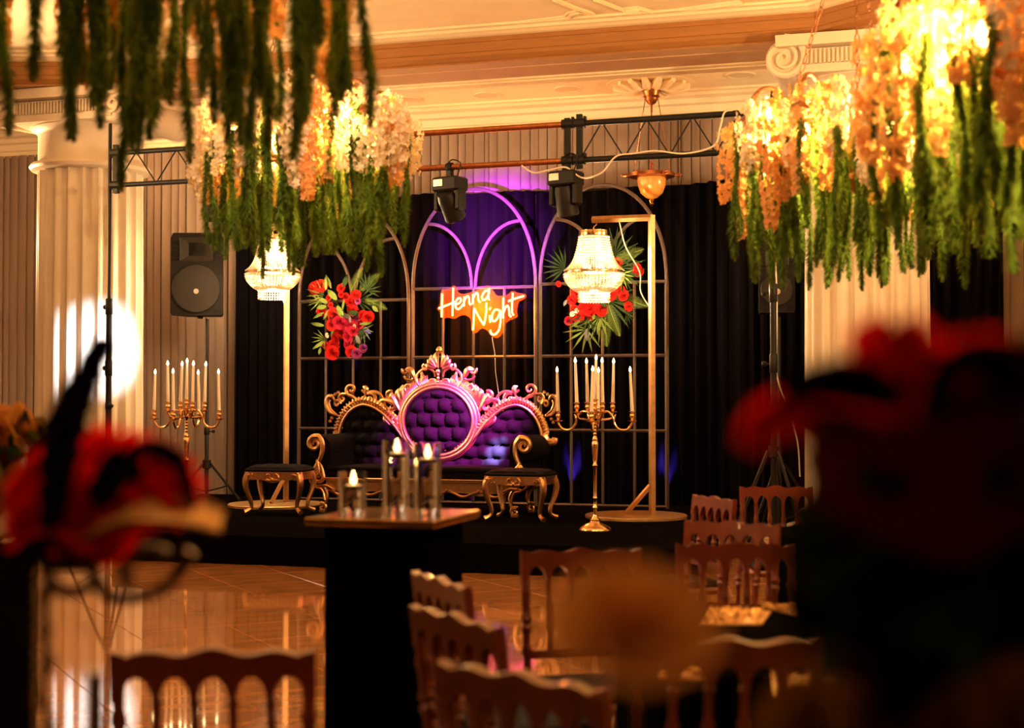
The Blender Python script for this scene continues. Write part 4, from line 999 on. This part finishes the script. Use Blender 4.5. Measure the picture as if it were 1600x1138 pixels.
def chandelier(px, d, hubz, label, seed, e, kw=1., peach=.5, nl_=5, up=0., bcol=(1.0, .52, .16)):
    rnd = random.Random(seed); c = pd(px, 600, d); t = thing('flower_chandelier', label, 'chandelier', (c.x, c.y, hubz), rnd.uniform(0, .7), 'flower covered chandeliers')
    obj('hub', MB().lathe([(.01, -.22), (.04, -.20), (.07, -.14), (.05, -.10), (.10, -.05), (.12, 0), (.10, .05), (.05, .10), (.04, .22), (.06, .26), (.02, .30)], 20), 'bronze', t)
    H = 4.895 - hubz; ch = MB()
    for j in range(int((H - .3) / .055)):
        z = .30 + j * .055; a = j % 2 * pi / 2
        ch.tube([(.013 * cos(b) * cos(a), .013 * cos(b) * sin(a), z + .03 + .034 * sin(b)) for b in [2 * pi * i / 10 for i in range(10)]], .0035, 4, True)
    obj('chain', ch, 'bronze', t)
    for i in range(3):
        a = R(30 + 120 * i); ch = MB(); q0 = Vector((0, 0, .30 + min(1.2, H - .35))); q1 = Vector((.38 * cos(a), .38 * sin(a), .33)); LL = (q1 - q0).length; dv = (q1 - q0) / LL; s_ = dv.orthogonal().normalized(); u2 = dv.cross(s_)
        for j in range(int(LL / .055)):
            w_ = s_ if j % 2 else u2; m_ = q0 + dv * (j * .055 + .03)
            ch.tube([m_ + w_ * .013 * cos(b) + dv * .034 * sin(b) for b in [2 * pi * k_ / 10 for k_ in range(10)]], .0035, 4, True)
        obj('side_chain', ch, 'bronze', t)
    obj('canopy', MB().lathe([(.02, H - .12), (.07, H - .06), (.09, H - .01), (.09, H)], 16), 'bronze', t)
    for i in range(8):
        a = 2 * pi * i / 8; dv = Vector((cos(a), sin(a), 0)); r1 = .58 * kw
        pts = bez([dv * .08 + Vector((0, 0, -.02)), dv * .25 + Vector((0, 0, -.06)), dv * .36 * kw + Vector((0, 0, .05)), dv * .38 * kw + Vector((0, 0, .24)), dv * .44 * kw + Vector((0, 0, .36)), dv * .53 * kw + Vector((0, 0, .37)), dv * .60 * kw + Vector((0, 0, .28)), dv * .61 * kw + Vector((0, 0, .20))], 6)
        ar = MB().tube(pts, .0125, 8); ar.lathe([(.02, .0), (.05, -.03), (.055, -.05), (.02, -.06)], 12, dv * .61 * kw + Vector((0, 0, .22)))
        am = obj('arm', ar, 'bronze', t)
        obj('bulb', MB().ball(dv * .56 * kw + Vector((0, 0, .06)), .032, 10, 1.5), 'bulb', am)
        for q in range(nl_ + 1):
            aa = a + rnd.uniform(-.36, .36); rr = kw * rnd.uniform(.50, .70); zz = .34 + up - 1.2 * max(0, rr / kw - .58) - rnd.uniform(0, .10)
            me = rnd.choice(FSP) if rnd.random() < peach else rnd.choice(FSW)
            obj('flower_strand', me, None, t, loc=(rr * cos(aa), rr * sin(aa), zz), rot=(rnd.uniform(-.07, .07), rnd.uniform(-.07, .07), rnd.uniform(0, 6)))
        for q in range(10):
            aa = a + rnd.uniform(-.4, .4); rr = kw * rnd.uniform(.36, .68); zz = rnd.uniform(-.05, .16) if q else .30
            obj('green_strand', rnd.choice(GS), None, t, loc=(rr * cos(aa), rr * sin(aa), zz), rot=(rnd.uniform(-.04, .04), rnd.uniform(-.04, .04), rnd.uniform(0, 6)))
    for i in range(18):
        aa = rnd.uniform(0, 2 * pi); rr = kw * rnd.uniform(.1, .40)
        obj('green_strand', rnd.choice(GS[:3]), None, t, loc=(rr * cos(aa), rr * sin(aa), .10 - rnd.uniform(.0, .12)), rot=(0, 0, rnd.uniform(0, 6)))
    for i in range(4):
        a = t.rotation_euler.z + pi / 8 + pi / 2 * i; point('chandelier_light', (c.x + .46 * kw * cos(a), c.y + .46 * kw * sin(a), hubz + .10), e / 4, bcol, .05)
    return t
chandelier(476, 9.0, 3.0, 'white and peach flower chandelier with green trails, left over the stage', 11, 380, .98, .28, 7, .03, (1.0, .56, .15))
chandelier(1342, 8.0, 2.80, 'glowing flower chandelier in front of the right column', 12, 640, 1.03, .5, 5, 0, (1.0, .57, .16))
chandelier(1690, 5.2, 2.62, 'orange lit flower chandelier cut off at the upper right corner', 13, 700, 1.08, .7, 5, 0, (1.0, .56, .15))
chandelier(205, 4.6, 2.97, 'dark green trailing chandelier cut off at the upper left corner', 14, 80, 1.12, .8, 5, .05, (1.0, .46, .11))

# ------------------------------------------------------------------ cocktail tables with floating candles
def pedestal(cx, cy, h, a, label, rz=0):
    t = thing('cocktail_table', label, 'table', (cx, cy, 0), rz, 'black box cocktail tables')
    obj('tabletop', MB().bevel_box((0, 0, h - .0125), (a, a + .03, .025), .004), 'mirror_top', t, False)
    obj('body', MB().bevel_box((0, 0, (h - .025 + .03) / 2), (a * .80, a * .80, h - .055), .004), 'black_table_cloth', t, False)
    obj('plinth', MB().box((0, 0, .015), (a * .74, a * .74, .03)), 'black_table_cloth', t, False)
    return t
TH = 1.04
fc = pz(668, 815, TH); lc = pz(480, 809, TH); rcn = pz(747, 797, TH)
cen = (lc + rcn) / 2; 
pedestal(cen.x, cen.y, TH, .455, 'black cocktail table with a mirror top holding three glass cylinders')
def candle_vase(px, pyb, hpx, wpx, water, label, fl_label):
    b = pz(px, pyb, TH); d = b.dot(HF); s = F / d; h = hpx / s; r = wpx / 2 / s
    t = thing('glass_vase', label, 'vase', (b.x, b.y, TH + .0005), 0, 'glass cylinder vases on the cocktail table')
    obj('glass_wall', MB().lathe([(r * .3, 0), (r, 0), (r, h * .5), (r, h), (r - .003, h), (r - .003, .5 * h), (r - .003, .012), (r * .3, .012)], 40), 'glass', t)
    obj('water', MB().lathe([(r * .3, .0125), (r - .0035, .0125), (r - .0035, water * h), (r * .3, water * h)], 40), 'water', t)
    k_ = thing('floating_candle', fl_label, 'candle', (b.x + r * .12, b.y - r * .15, TH + water * h), 0, 'candles floating in the glass cylinders')
    obj('wax_disc', MB().lathe([(.010, -.012), (.022, -.010), (.027, .004), (.024, .007), (.004, .005)], 20), 'wax', k_)
    obj('candle_flame', MB().lathe([(.003, .008), (.0095, .016), (.0105, .024), (.006, .040), (.001, .054)], 10), 'lit_wick', k_)
    point('candle_light', (b.x + r * .12, b.y - r * .15, TH + water * h + .078), 3.4, (1.0, .48, .13), .012)
candle_vase(551, 803, 66, 44, .64, 'short glass cylinder with water, left on the cocktail table', 'lit candle floating in the short glass cylinder')
candle_vase(619, 797, 108, 43, .80, 'tall glass cylinder, middle of the cocktail table', 'lit candle floating in the middle tall cylinder')
candle_vase(667, 803, 110, 44, .76, 'tall glass cylinder, right of the three on the cocktail table', 'lit candle floating in the right tall cylinder')

# ------------------------------------------------------------------ dining chairs
def chair_proto(loc, rz, label):
    t = thing('dining_chair', label, 'chair', loc, rz, 'turned wood chairs')
    W = .20; tilt = R(7)
    def back(mb): # backrest parts lean back about the seat
        return mb.xf(Matrix.Translation((0, .19, .46)) @ Matrix.Rotation(-tilt, 4, 'X') @ Matrix.Translation((0, 0, -.46)))
    xs = [-.215 + .43 * i / 100 for i in range(101)]
    pitch = .40 / 5
    def lo(x):
        u = ((x + .20) / pitch) % 1.0; v = abs(u - .5) / .40
        return .80 + (.052 * sqrt(max(0, 1 - v * v)) if v < 1 and abs(x) < .2 else 0)
    def hi(x):
        a = abs(x) / .215; return .897 + .006 * cos(a * 3.2 * pi) + .011 * (1 - a) + .016 * max(0, (a - .84) / .16) ** .5
    obj('top_rail', back(MB().strip(xs, [hi(x) for x in xs], [lo(x) for x in xs], -.013, .013)), 'wood', t, False)
    sp_prof = [(.011, .555), (.009, .60), (.011, .63), (.017, .645), (.011, .655), (.017, .67), (.011, .68), (.012, .70), (.015, .715), (.010, .73), (.009, .77), (.013, .80)]
    for i in range(4): obj('spindle', back(MB().lathe(sp_prof, 10, (-.12 + .08 * i, 0, 0))), 'wood', t)
    post = [(.014, .44), (.016, .50), (.013, .54), (.020, .56), (.014, .58), (.014, .62), (.021, .64), (.014, .655), (.021, .67), (.014, .69), (.014, .74), (.019, .76), (.013, .78), (.014, .82), (.012, .90)]
    for s in (-1, 1): obj('back_post', back(MB().lathe(post, 10, (s * .20, 0, 0))), 'wood', t)
    obj('lower_rail', back(MB().box((0, 0, .55), (.40, .02, .03))), 'wood', t, False)
    obj('seat', MB().bevel_box((0, .0, .435), (.42, .42, .035), .012), 'wood', t, False)
    obj('cushion', MB().bevel_box((0, -.005, .468), (.39, .38, .03), .014), 'velvet', t, False)
    leg = [(.010, 0), (.014, .02), (.011, .05), (.018, .08), (.012, .10), (.015, .20), (.021, .26), (.014, .28), (.021, .30), (.014, .32), (.016, .42)]
    for sx in (-1, 1):
        for sy in (-1, 1): obj('leg', MB().lathe(leg, 10, (sx * .185, sy * .185, 0)), 'wood', t)
    for sx in (-1, 1): obj('stretcher', MB().tube([(sx * .185, -.185, .16), (sx * .185, .185, .16)], .009, 8), 'wood', t)
    obj('stretcher', MB().tube([(-.185, 0, .16), (.185, 0, .16)], .009, 8), 'wood', t)
    return t
def chair_at(pxc, d, ang):     # ang: 0 = back square to the viewer, seat beyond it
    c = pd(pxc, 700, d); rz = YAW + R(ang) + pi; off = Vector((-sin(rz), cos(rz), 0)) * .24
    return (c.x - off.x, c.y - off.y, 0), rz
CH = [(335, 3.02, 3, 'dark wooden spindle back chair at the lower left on the shiny floor'),
      (690, 4.20, -66, 'reddish spindle back chair turned sideways, beside the cocktail table'),
      (713, 3.50, -58, 'spindle back chair in front of the sideways one, right of the cocktail table'),
      (814, 2.76, -42, 'nearest middle spindle back chair at the bottom edge of the picture'),
      (908, 5.00, 190, 'reddish wooden chair facing us across the black round table, left of two'),
      (1148, 5.20, 180, 'reddish wooden chair facing us across the black round table, right of two'),
      (1136, 3.14, 6, 'dark chair pushed up to the near side of the black round table'),
      (1143, 6.10, 150, 'wooden chair in the second row at the far table, before the sideways one'),
      (1115, 7.60, 112, 'small wooden chair turned sideways near the stage corner'),
      (1212, 8.50, 178, 'farthest wooden chair before the right speaker stand')]
proto = None
for pxc, d, ang, lab in CH:
    loc, rz = chair_at(pxc, d, ang)
    if proto is None: proto = chair_proto(loc, rz, lab)
    else: copy_tree(proto, loc, rz, lab, 'turned wood chairs')

# ------------------------------------------------------------------ dining tables
def round_table(lat, d, r, label, cl_label):
    x, y = ld(lat, d)
    t = thing('round_table', label, 'table', (x, y, 0), 0, 'round dining tables')
    obj('tabletop', MB().lathe([(.02, .715), (r - .01, .715), (r, .72), (r, .74), (r - .01, .745), (.02, .745)], 48), 'wood', t)
    obj('pedestal', MB().lathe([(.28, 0), (.28, .03), (.06, .06), (.05, .5), (.09, .70), (.2, .715)], 24), 'wood', t)
    rows = []
    for z, k_ in ((.748, .3), (.748, .98), (.7475, 1.0), (.735, 1.012), (.50, 1.02), (.25, 1.04), (.02, 1.06)):
        rows.append([((r * k_ + .006 + (0 if z > .7 else .03 * sin(a * 14) * (.75 - z))) * cos(a), (r * k_ + .006 + (0 if z > .7 else .03 * sin(a * 14) * (.75 - z))) * sin(a), z) for a in [2 * pi * i / 112 for i in range(113)]])
    mb = MB().grid(rows); mb.lathe([(.005, .7475), (r * .31, .7478)], 48)
    c = obj('tablecloth', mb, 'black_table_cloth', loc=(x, y, 0)); tag(c, cl_label, 'tablecloth', 'black tablecloths')
    return x, y
T1 = round_table(.98, 4.08, .66, 'round dining table under black cloth, nearest on the right', 'black cloth draped over the near right round table')
T2 = round_table(2.05, 7.2, .70, 'round dining table under black cloth near the stage corner', 'black cloth draped over the far right round table')
def mat_at(pix, label):
    P = [pz(a, b, .7565) for a, b in pix]; c = sum(P, Vector()) / len(P); c.z = .7515
    Q = [(p - c) for p in P]; n_ = len(Q); mb = MB()
    mb.add([(q.x, q.y, 0) for q in Q] + [(q.x, q.y, .005) for q in Q], [tuple(range(n_ - 1, -1, -1)), tuple(range(n_, 2 * n_))] + [(i, (i + 1) % n_, n_ + (i + 1) % n_, n_ + i) for i in range(n_)])
    rnd = random.Random(pix[0][0])
    o = obj('placemat', mb, 'sequin', loc=c, smooth=False); tag(o, label, 'placemat', 'gold sequin placemats')
    sq = MB(); ax = Q[1] - Q[0]; ay = Q[3] - Q[0]
    for i in range(240):
        p_ = Q[0] + ax * rnd.uniform(.03, .97) + ay * rnd.uniform(.03, .97); m3 = Euler((rnd.uniform(-.7, .7), rnd.uniform(-.7, .7), 0)).to_matrix()
        sq.add([m3 @ Vector((.007 * cos(b), .007 * sin(b), 0)) + Vector((p_.x, p_.y, .008)) for b in [2 * pi * k_ / 6 for k_ in range(6)]], [tuple(range(6))])
    obj('sequins', sq, 'sequin', o, False, kind='stuff')
mat_at([(1095, 975), (1190, 975), (1205, 955), (1110, 950)], 'gold sequin placemat at the far left edge of the near black table')
mat_at([(1190, 945), (1240, 962), (1290, 962), (1262, 942)], 'gold sequin placemat at the far side of the near black table')
mat_at([(1205, 1085), (1355, 1094), (1395, 1062), (1205, 1050)], 'gold sequin placemat in the middle of the near black table')
mat_at([(1030, 1062), (1110, 1062), (1130, 1040), (1035, 1036)], 'gold sequin placemat behind the dark near chair')

# ------------------------------------------------------------------ feather mask centrepieces
def plume(pts, wd, m, seed, n_=90, droop=.5, bw=.0028):
    rnd = random.Random(seed); P = bez(pts, 14); N = len(P); mb = MB(); mb.tube(P, [.004 * (1 - .8 * i / N) for i in range(N)], 5)
    for q in range(n_ * 2):
        u = .08 + .92 * rnd.random(); i = min(N - 2, int(u * (N - 1))); p = P[i]; tdir = (P[i + 1] - P[i]).normalized()
        side = tdir.cross(Vector((HF.x, HF.y, 0))).normalized() * (1 if q % 2 else -1) + HF * rnd.uniform(-.7, .7); L = wd * (sin(pi * min(1, .15 + .80 * u)) ** .6) * rnd.uniform(.7, 1.1)
        d1 = (side + tdir * .6).normalized(); e1 = p + d1 * L * .6; e2 = e1 + (d1 + tdir * .4 + Vector((0, 0, -droop))).normalized() * L * .45; s_ = tdir * bw
        mb.add([p - s_, p + s_, e1 + s_ * 1.4, e2, e1 - s_ * 1.4], [(0, 1, 2, 4), (4, 2, 3)])
    return mb
def mask_mb():
    mb = MB(); rows = []
    for i in range(13):
        v = i / 12; row = []
        for j in range(25):
            u = -1 + 2 * j / 24; z = .055 * (1 - .5 * abs(u)) * (2 * v - 1) + .02 * abs(u) ** 2; row.append((.105 * u, -.045 * (1 - u * u) - .02 * (1 - abs(u)) * (1 - v), z))
        rows.append(row)
    nr, nc = 13, 25; b = len(mb.v); mb.v += [tuple(p) for r in rows for p in r]
    for i in range(nr - 1):
        for j in range(nc - 1):
            u = -1 + 2 * (j + .5) / 24; v = (i + .5) / 12
            if ((abs(u) - .45) / .22) ** 2 + ((v - .55) / .2) ** 2 < 1: continue
            mb.f.append((i * nc + j, i * nc + j + 1, (i + 1) * nc + j + 1, (i + 1) * nc + j))
    mb.tube([p for p in rows[-1]], .004, 5); mb.tube([p for p in rows[0]], .004, 5)
    return mb
def stand_arm(mb, pts, r=.007): mb.tube(bez(pts, 8), r, 8)
# left: masks with red and black plumes on a dark metal stand hung with bead strings
d = 1.72; q = lambda x, y, dd=0: pd(x, y, d + dd)
base = q(150, 900); 
tx, ty = base.x, base.y
lp = thing('low_table', 'small black cloth covered table at the left below the feather masks', 'table', (tx, ty, 0), YAW)
obj('tabletop', MB().lathe([(.02, .72), (.42, .72), (.42, .745), (.02, .745)], 40), 'wood', lp)
rows = [[((.425 * k_ + (0 if z > .7 else .02 * sin(a * 12) * (.75 - z))) * cos(a), (.425 * k_ + (0 if z > .7 else .02 * sin(a * 12) * (.75 - z))) * sin(a), z) for a in [2 * pi * i / 96 for i in range(97)]] for z, k_ in ((.747, .02), (.747, 1), (.74, 1.01), (.4, 1.03), (.02, 1.06))]
obj('cloth_cover', MB().grid(rows), 'black_table_cloth', lp)
t = thing('mask_centerpiece', 'carnival centerpiece with red and black plumes, gold mask and bead strings, left foreground', 'centerpiece', (tx, ty, .748), 0)
L_ = lambda p: p - Vector((tx, ty, .748))
st = MB().lathe([(.08, 0), (.08, .01), (.03, .03), (.012, .06), (.012, .16), (.02, .18), (.012, .20), (.010, .36)], 16)
obj('stand', st, 'dark_bead', t)
for sg in ((150, 905, 168, 930, 205, 935, 262, 915, 298, 862), (150, 905, 140, 870, 160, 840, 170, 820, 150, 800), (150, 905, 120, 925, 90, 920, 72, 895, 70, 875), (200, 920, 195, 890, 210, 870, 240, 860, 262, 868)):
    ar = MB(); stand_arm(ar, [L_(q(sg[i], sg[i + 1])) for i in range(0, 10, 2)], .008); obj('arm', ar, 'dark_bead', t)
bs = MB()
p0 = q(72, 880)
for i in range(26): bs.ball(L_(p0) + Vector((.004 * sin(i), .004 * cos(i * 1.3), -.0135 * i)), .0075 if i % 3 else .0105, 8)
obj('bead_string', bs, 'dark_bead', t, kind='stuff')
bs = MB(); p1 = q(60, 900, -.03)
for i in range(24): bs.ball(L_(p1) + Vector((.0, .0, -.0155 * i)), .0045, 8)
obj('bead_string', bs, 'brass', t, kind='stuff')
mk = mask_mb().xf(Matrix.Translation(L_(q(232, 838, -.02))) @ Matrix.Rotation(YAW, 4, 'Z') @ Matrix.Rotation(R(-6), 4, 'Y') @ Matrix.Rotation(R(-62), 4, 'X') @ Matrix.Scale(.82, 4))
obj('mask', mk, 'mask_gold', t)
for i, (pts, wd, m) in enumerate([
        ([(70, 870), (95, 740), (118, 640), (150, 555), (172, 538)], .030, 'black_feather'), ([(75, 850), (88, 720), (100, 650), (120, 590)], .03, 'black_feather'),
        ([(20, 830), (60, 780), (130, 730), (185, 715), (200, 735)], .062, 'red_feather'), ([(10, 860), (50, 830), (110, 800), (175, 780), (190, 800)], .07, 'red_feather'),
        ([(150, 830), (190, 770), (235, 730), (275, 755), (292, 815)], .05, 'red_feather'), ([(165, 800), (190, 735), (235, 702), (280, 722), (303, 790)], .022, 'black_feather'),
        ([(120, 850), (165, 790), (215, 765), (240, 790)], .062, 'red_feather'), ([(0, 800), (40, 770), (75, 730), (95, 735)], .03, 'red_feather'), ([(60, 880), (110, 850), (160, 850), (200, 830)], .035, 'red_feather'),
        ([(155, 800), (165, 760), (190, 725), (215, 745)], .03, 'black_feather'), ([(20, 880), (60, 860), (100, 870), (140, 880)], .03, 'black_feather')]):
    obj('feather', plume([L_(q(x, y, .02 * (i % 3) - (.02 if m == 'red_feather' else .06))) for x, y in pts], wd * (1.0 if m == 'red_feather' else .80), m, 60 + i, 190, .5, .0036), m, t)
# black cocktail table and olive flowers further behind on the left
cx = pd(-75, 800, 4.4); pedestal(cx.x, cx.y, TH, .50, 'black cocktail table cut off by the left edge', YAW)
t = thing('flower_vase', 'dull olive and rust flower bowl on the left edge cocktail table', 'flower arrangement', (cx.x, cx.y, TH))
obj('bowl', MB().lathe([(.05, 0), (.09, .02), (.11, .08), (.10, .10), (.01, .10)], 20), 'bronze', t)
RO = [rose_mesh('flower', .075, 'olive_petal', 11), rose_mesh('flower', .07, 'tan_petal', 12), rose_mesh('flower', .08, 'dark_red_petal', 13)]
rnd = random.Random(5)
for i in range(26):
    v = Vector((rnd.uniform(-.05, .34) , rnd.uniform(-.18, .18), rnd.uniform(.08, .36))); o = obj('flower', RO[0 if i % 3 else (1 if v.z > .25 else 2)], None, t, loc=v, rot=(rnd.uniform(-1, 1), rnd.uniform(0, 6), rnd.uniform(-1, 1)))
for i in range(22):
    v = Vector((rnd.uniform(-.05, .28), rnd.uniform(-.15, .15), rnd.uniform(.08, .3))); obj('leaf', LF[1 if i % 2 else 3], None, t, loc=v, rot=(rnd.uniform(-1, 1), rnd.uniform(0, 6), rnd.uniform(0, 6)))
sm = MB()
for i in range(12): sm.tube([(0, 0, .05), (rnd.uniform(-.03, .25), rnd.uniform(-.1, .1), .25)], .004, 5)
obj('stems', sm, 'leaf_dark', t)

# right foreground: big backlit centrepiece with roses, leaves, masks and plumes, shade put into rose and leaf colours
d = .95; base = pd(1500, 900, d); tx, ty = base.x, base.y
lp = thing('low_table', 'black cloth covered table at the right foreground below the dark centerpiece', 'table', (tx, ty, 0), YAW)
obj('tabletop', MB().lathe([(.02, .72), (.46, .72), (.46, .745), (.02, .745)], 40), 'wood', lp)
obj('cloth_cover', MB().grid([[((.465 * k_ + (0 if z > .7 else .02 * sin(a * 12) * (.75 - z))) * cos(a), (.465 * k_ + (0 if z > .7 else .02 * sin(a * 12) * (.75 - z))) * sin(a), z) for a in [2 * pi * i / 96 for i in range(97)]] for z, k_ in ((.747, .02), (.747, 1), (.74, 1.01), (.4, 1.03), (.02, 1.06))]), 'black_table_cloth', lp)
t = thing('mask_centerpiece', 'tall dark centerpiece of roses, leaves and red and black plumes, right foreground', 'centerpiece', (tx, ty, .748), 0)
L_ = lambda p: p - Vector((tx, ty, .748)); q = lambda x, y, dd=0: pd(x, y, d + dd)
obj('stand', MB().lathe([(.09, 0), (.09, .012), (.03, .04), (.02, .10), (.018, .22), (.05, .30), (.07, .42), (.05, .50), (.02, .52)], 20), 'dark_bead', t)
RR = [rose_mesh('flower', .032, 'dark_red_petal', 21), rose_mesh('flower', .034, 'tan_shaded', 22), rose_mesh('flower', .034, 'plum_dark', 23)]
rnd = random.Random(9)
spots = [(1500, 930, 0), (1570, 880, 2), (1440, 900, 2), (1530, 800, 0), (1610, 800, 0), (1460, 800, 2), (1570, 1000, 2), (1640, 930, 2), (1490, 710, 0), (1570, 690, 0), (1640, 680, 0), (1410, 980, 2), (1500, 1030, 2), (1600, 720, 0), (1660, 800, 2), (1540, 640, 0), (1610, 620, 0), (1660, 620, 0),
         (1460, 720, 2), (1400, 880, 2), (1550, 760, 2), (1470, 860, 0), (1640, 1010, 2), (1590, 940, 2), (1520, 960, 2), (1440, 1060, 2), (1400, 780, 2), (1430, 840, 2), (1560, 1060, 1), (1620, 1080, 1), (1530, 1130, 1), (1600, 1140, 1), (1250, 1150, 1), (1310, 1160, 1), (1470, 1110, 2), (1380, 1100, 2)]
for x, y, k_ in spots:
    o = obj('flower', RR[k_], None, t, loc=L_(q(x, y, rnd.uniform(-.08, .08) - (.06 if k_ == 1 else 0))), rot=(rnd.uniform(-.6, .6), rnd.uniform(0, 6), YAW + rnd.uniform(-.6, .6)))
LG = [leaf_mesh('leaf', .055, .016, 'leaf_dark'), leaf_mesh('leaf', .055, .018, 'leaf_shaded')]  # dark leaf colours stand in for leaves in shade
for i in range(60):
    x, y = rnd.uniform(1375, 1660), rnd.uniform(720, 1130)
    obj('leaf', LG[0 if i % 4 else 1], None, t, loc=L_(q(x, y, rnd.uniform(-.1, .1))), rot=(rnd.uniform(-1, 1), rnd.uniform(0, 6), rnd.uniform(0, 6)))
for x, y in ((1370, 770), (1350, 810), (1340, 900), (1320, 960), (1370, 740), (1330, 850), (1310, 1010)):
    obj('leaf', LG[1], None, t, loc=L_(q(x, y, rnd.uniform(-.1, .0))), rot=(rnd.uniform(-.5, .5), rnd.uniform(-1.5, .0), YAW))
sm = MB()
for x, y, k_ in spots: sm.tube([(0, 0, .40), L_(q(x, y)) * .6 + Vector((0, 0, .18)), L_(q(x, y))], .003, 5)
obj('stems', sm, 'leaf_dark', t)
for i, (pts, wd, m) in enumerate([
        ([(1420, 690), (1330, 662), (1250, 640), (1195, 660), (1170, 695)], .017, 'red_feather'), ([(1430, 710), (1350, 695), (1290, 668), (1220, 650)], .015, 'red_feather'),
        ([(1390, 640), (1370, 585), (1375, 545), (1395, 515)], .020, 'red_feather'), ([(1420, 640), (1425, 580), (1410, 540), (1400, 520)], .020, 'red_feather'),
        ([(1420, 640), (1370, 595), (1310, 582), (1245, 600), (1235, 625)], .014, 'black_feather'), ([(1410, 640), (1350, 615), (1290, 605), (1240, 610)], .012, 'black_feather'),
        ([(1450, 690), (1475, 590), (1530, 555), (1590, 560), (1640, 600)], .016, 'black_feather'), ([(1440, 680), (1480, 610), (1530, 580), (1590, 575)], .028, 'red_feather'), ([(1400, 720), (1370, 700), (1310, 705), (1280, 690)], .012, 'red_feather'),
        ([(1480, 680), (1520, 620), (1590, 600), (1650, 620)], .03, 'red_feather'), ([(1460, 720), (1440, 690), (1400, 680), (1350, 690)], .022, 'red_feather')]):
    obj('feather', plume([L_(q(x, y, .015 * (i % 3) - (.015 if m == 'red_feather' else .07))) for x, y in pts], wd * (1.25 if m == 'red_feather' else 1.0), m, 90 + i, 300 if m == 'red_feather' else 260, .5, .0026), m, t)
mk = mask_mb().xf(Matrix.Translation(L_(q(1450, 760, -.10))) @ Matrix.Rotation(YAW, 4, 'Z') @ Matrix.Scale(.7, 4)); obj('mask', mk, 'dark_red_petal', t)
# tan rose standing close to the lens at the lower middle
c = pd(990, 972, .72); rz_ = rose_mesh('flower', .037, 'tan_petal', 31, 6)
t = thing('tan_rose', 'blurred tan rose on a stem close to us, lower middle', 'flower', (c.x, c.y, .7))
obj('flower', rz_, None, t, loc=(0, 0, c.z - .7), rot=(R(-55), 0, YAW))
obj('stem', MB().tube(bez([(0, 0, c.z - .72), (.006, .008, .42), (0, 0, .20)], 6), .004, 6), 'leaf_dark', t)
bx = MB().lathe([(.035, .05), (.036, .06), (.034, .10), (.016, .17), (.014, .24), (.020, .255), (.012, .255)], 16); obj('bud_vase', bx, 'dark_bead', t)
print('objects', len(D.objects))
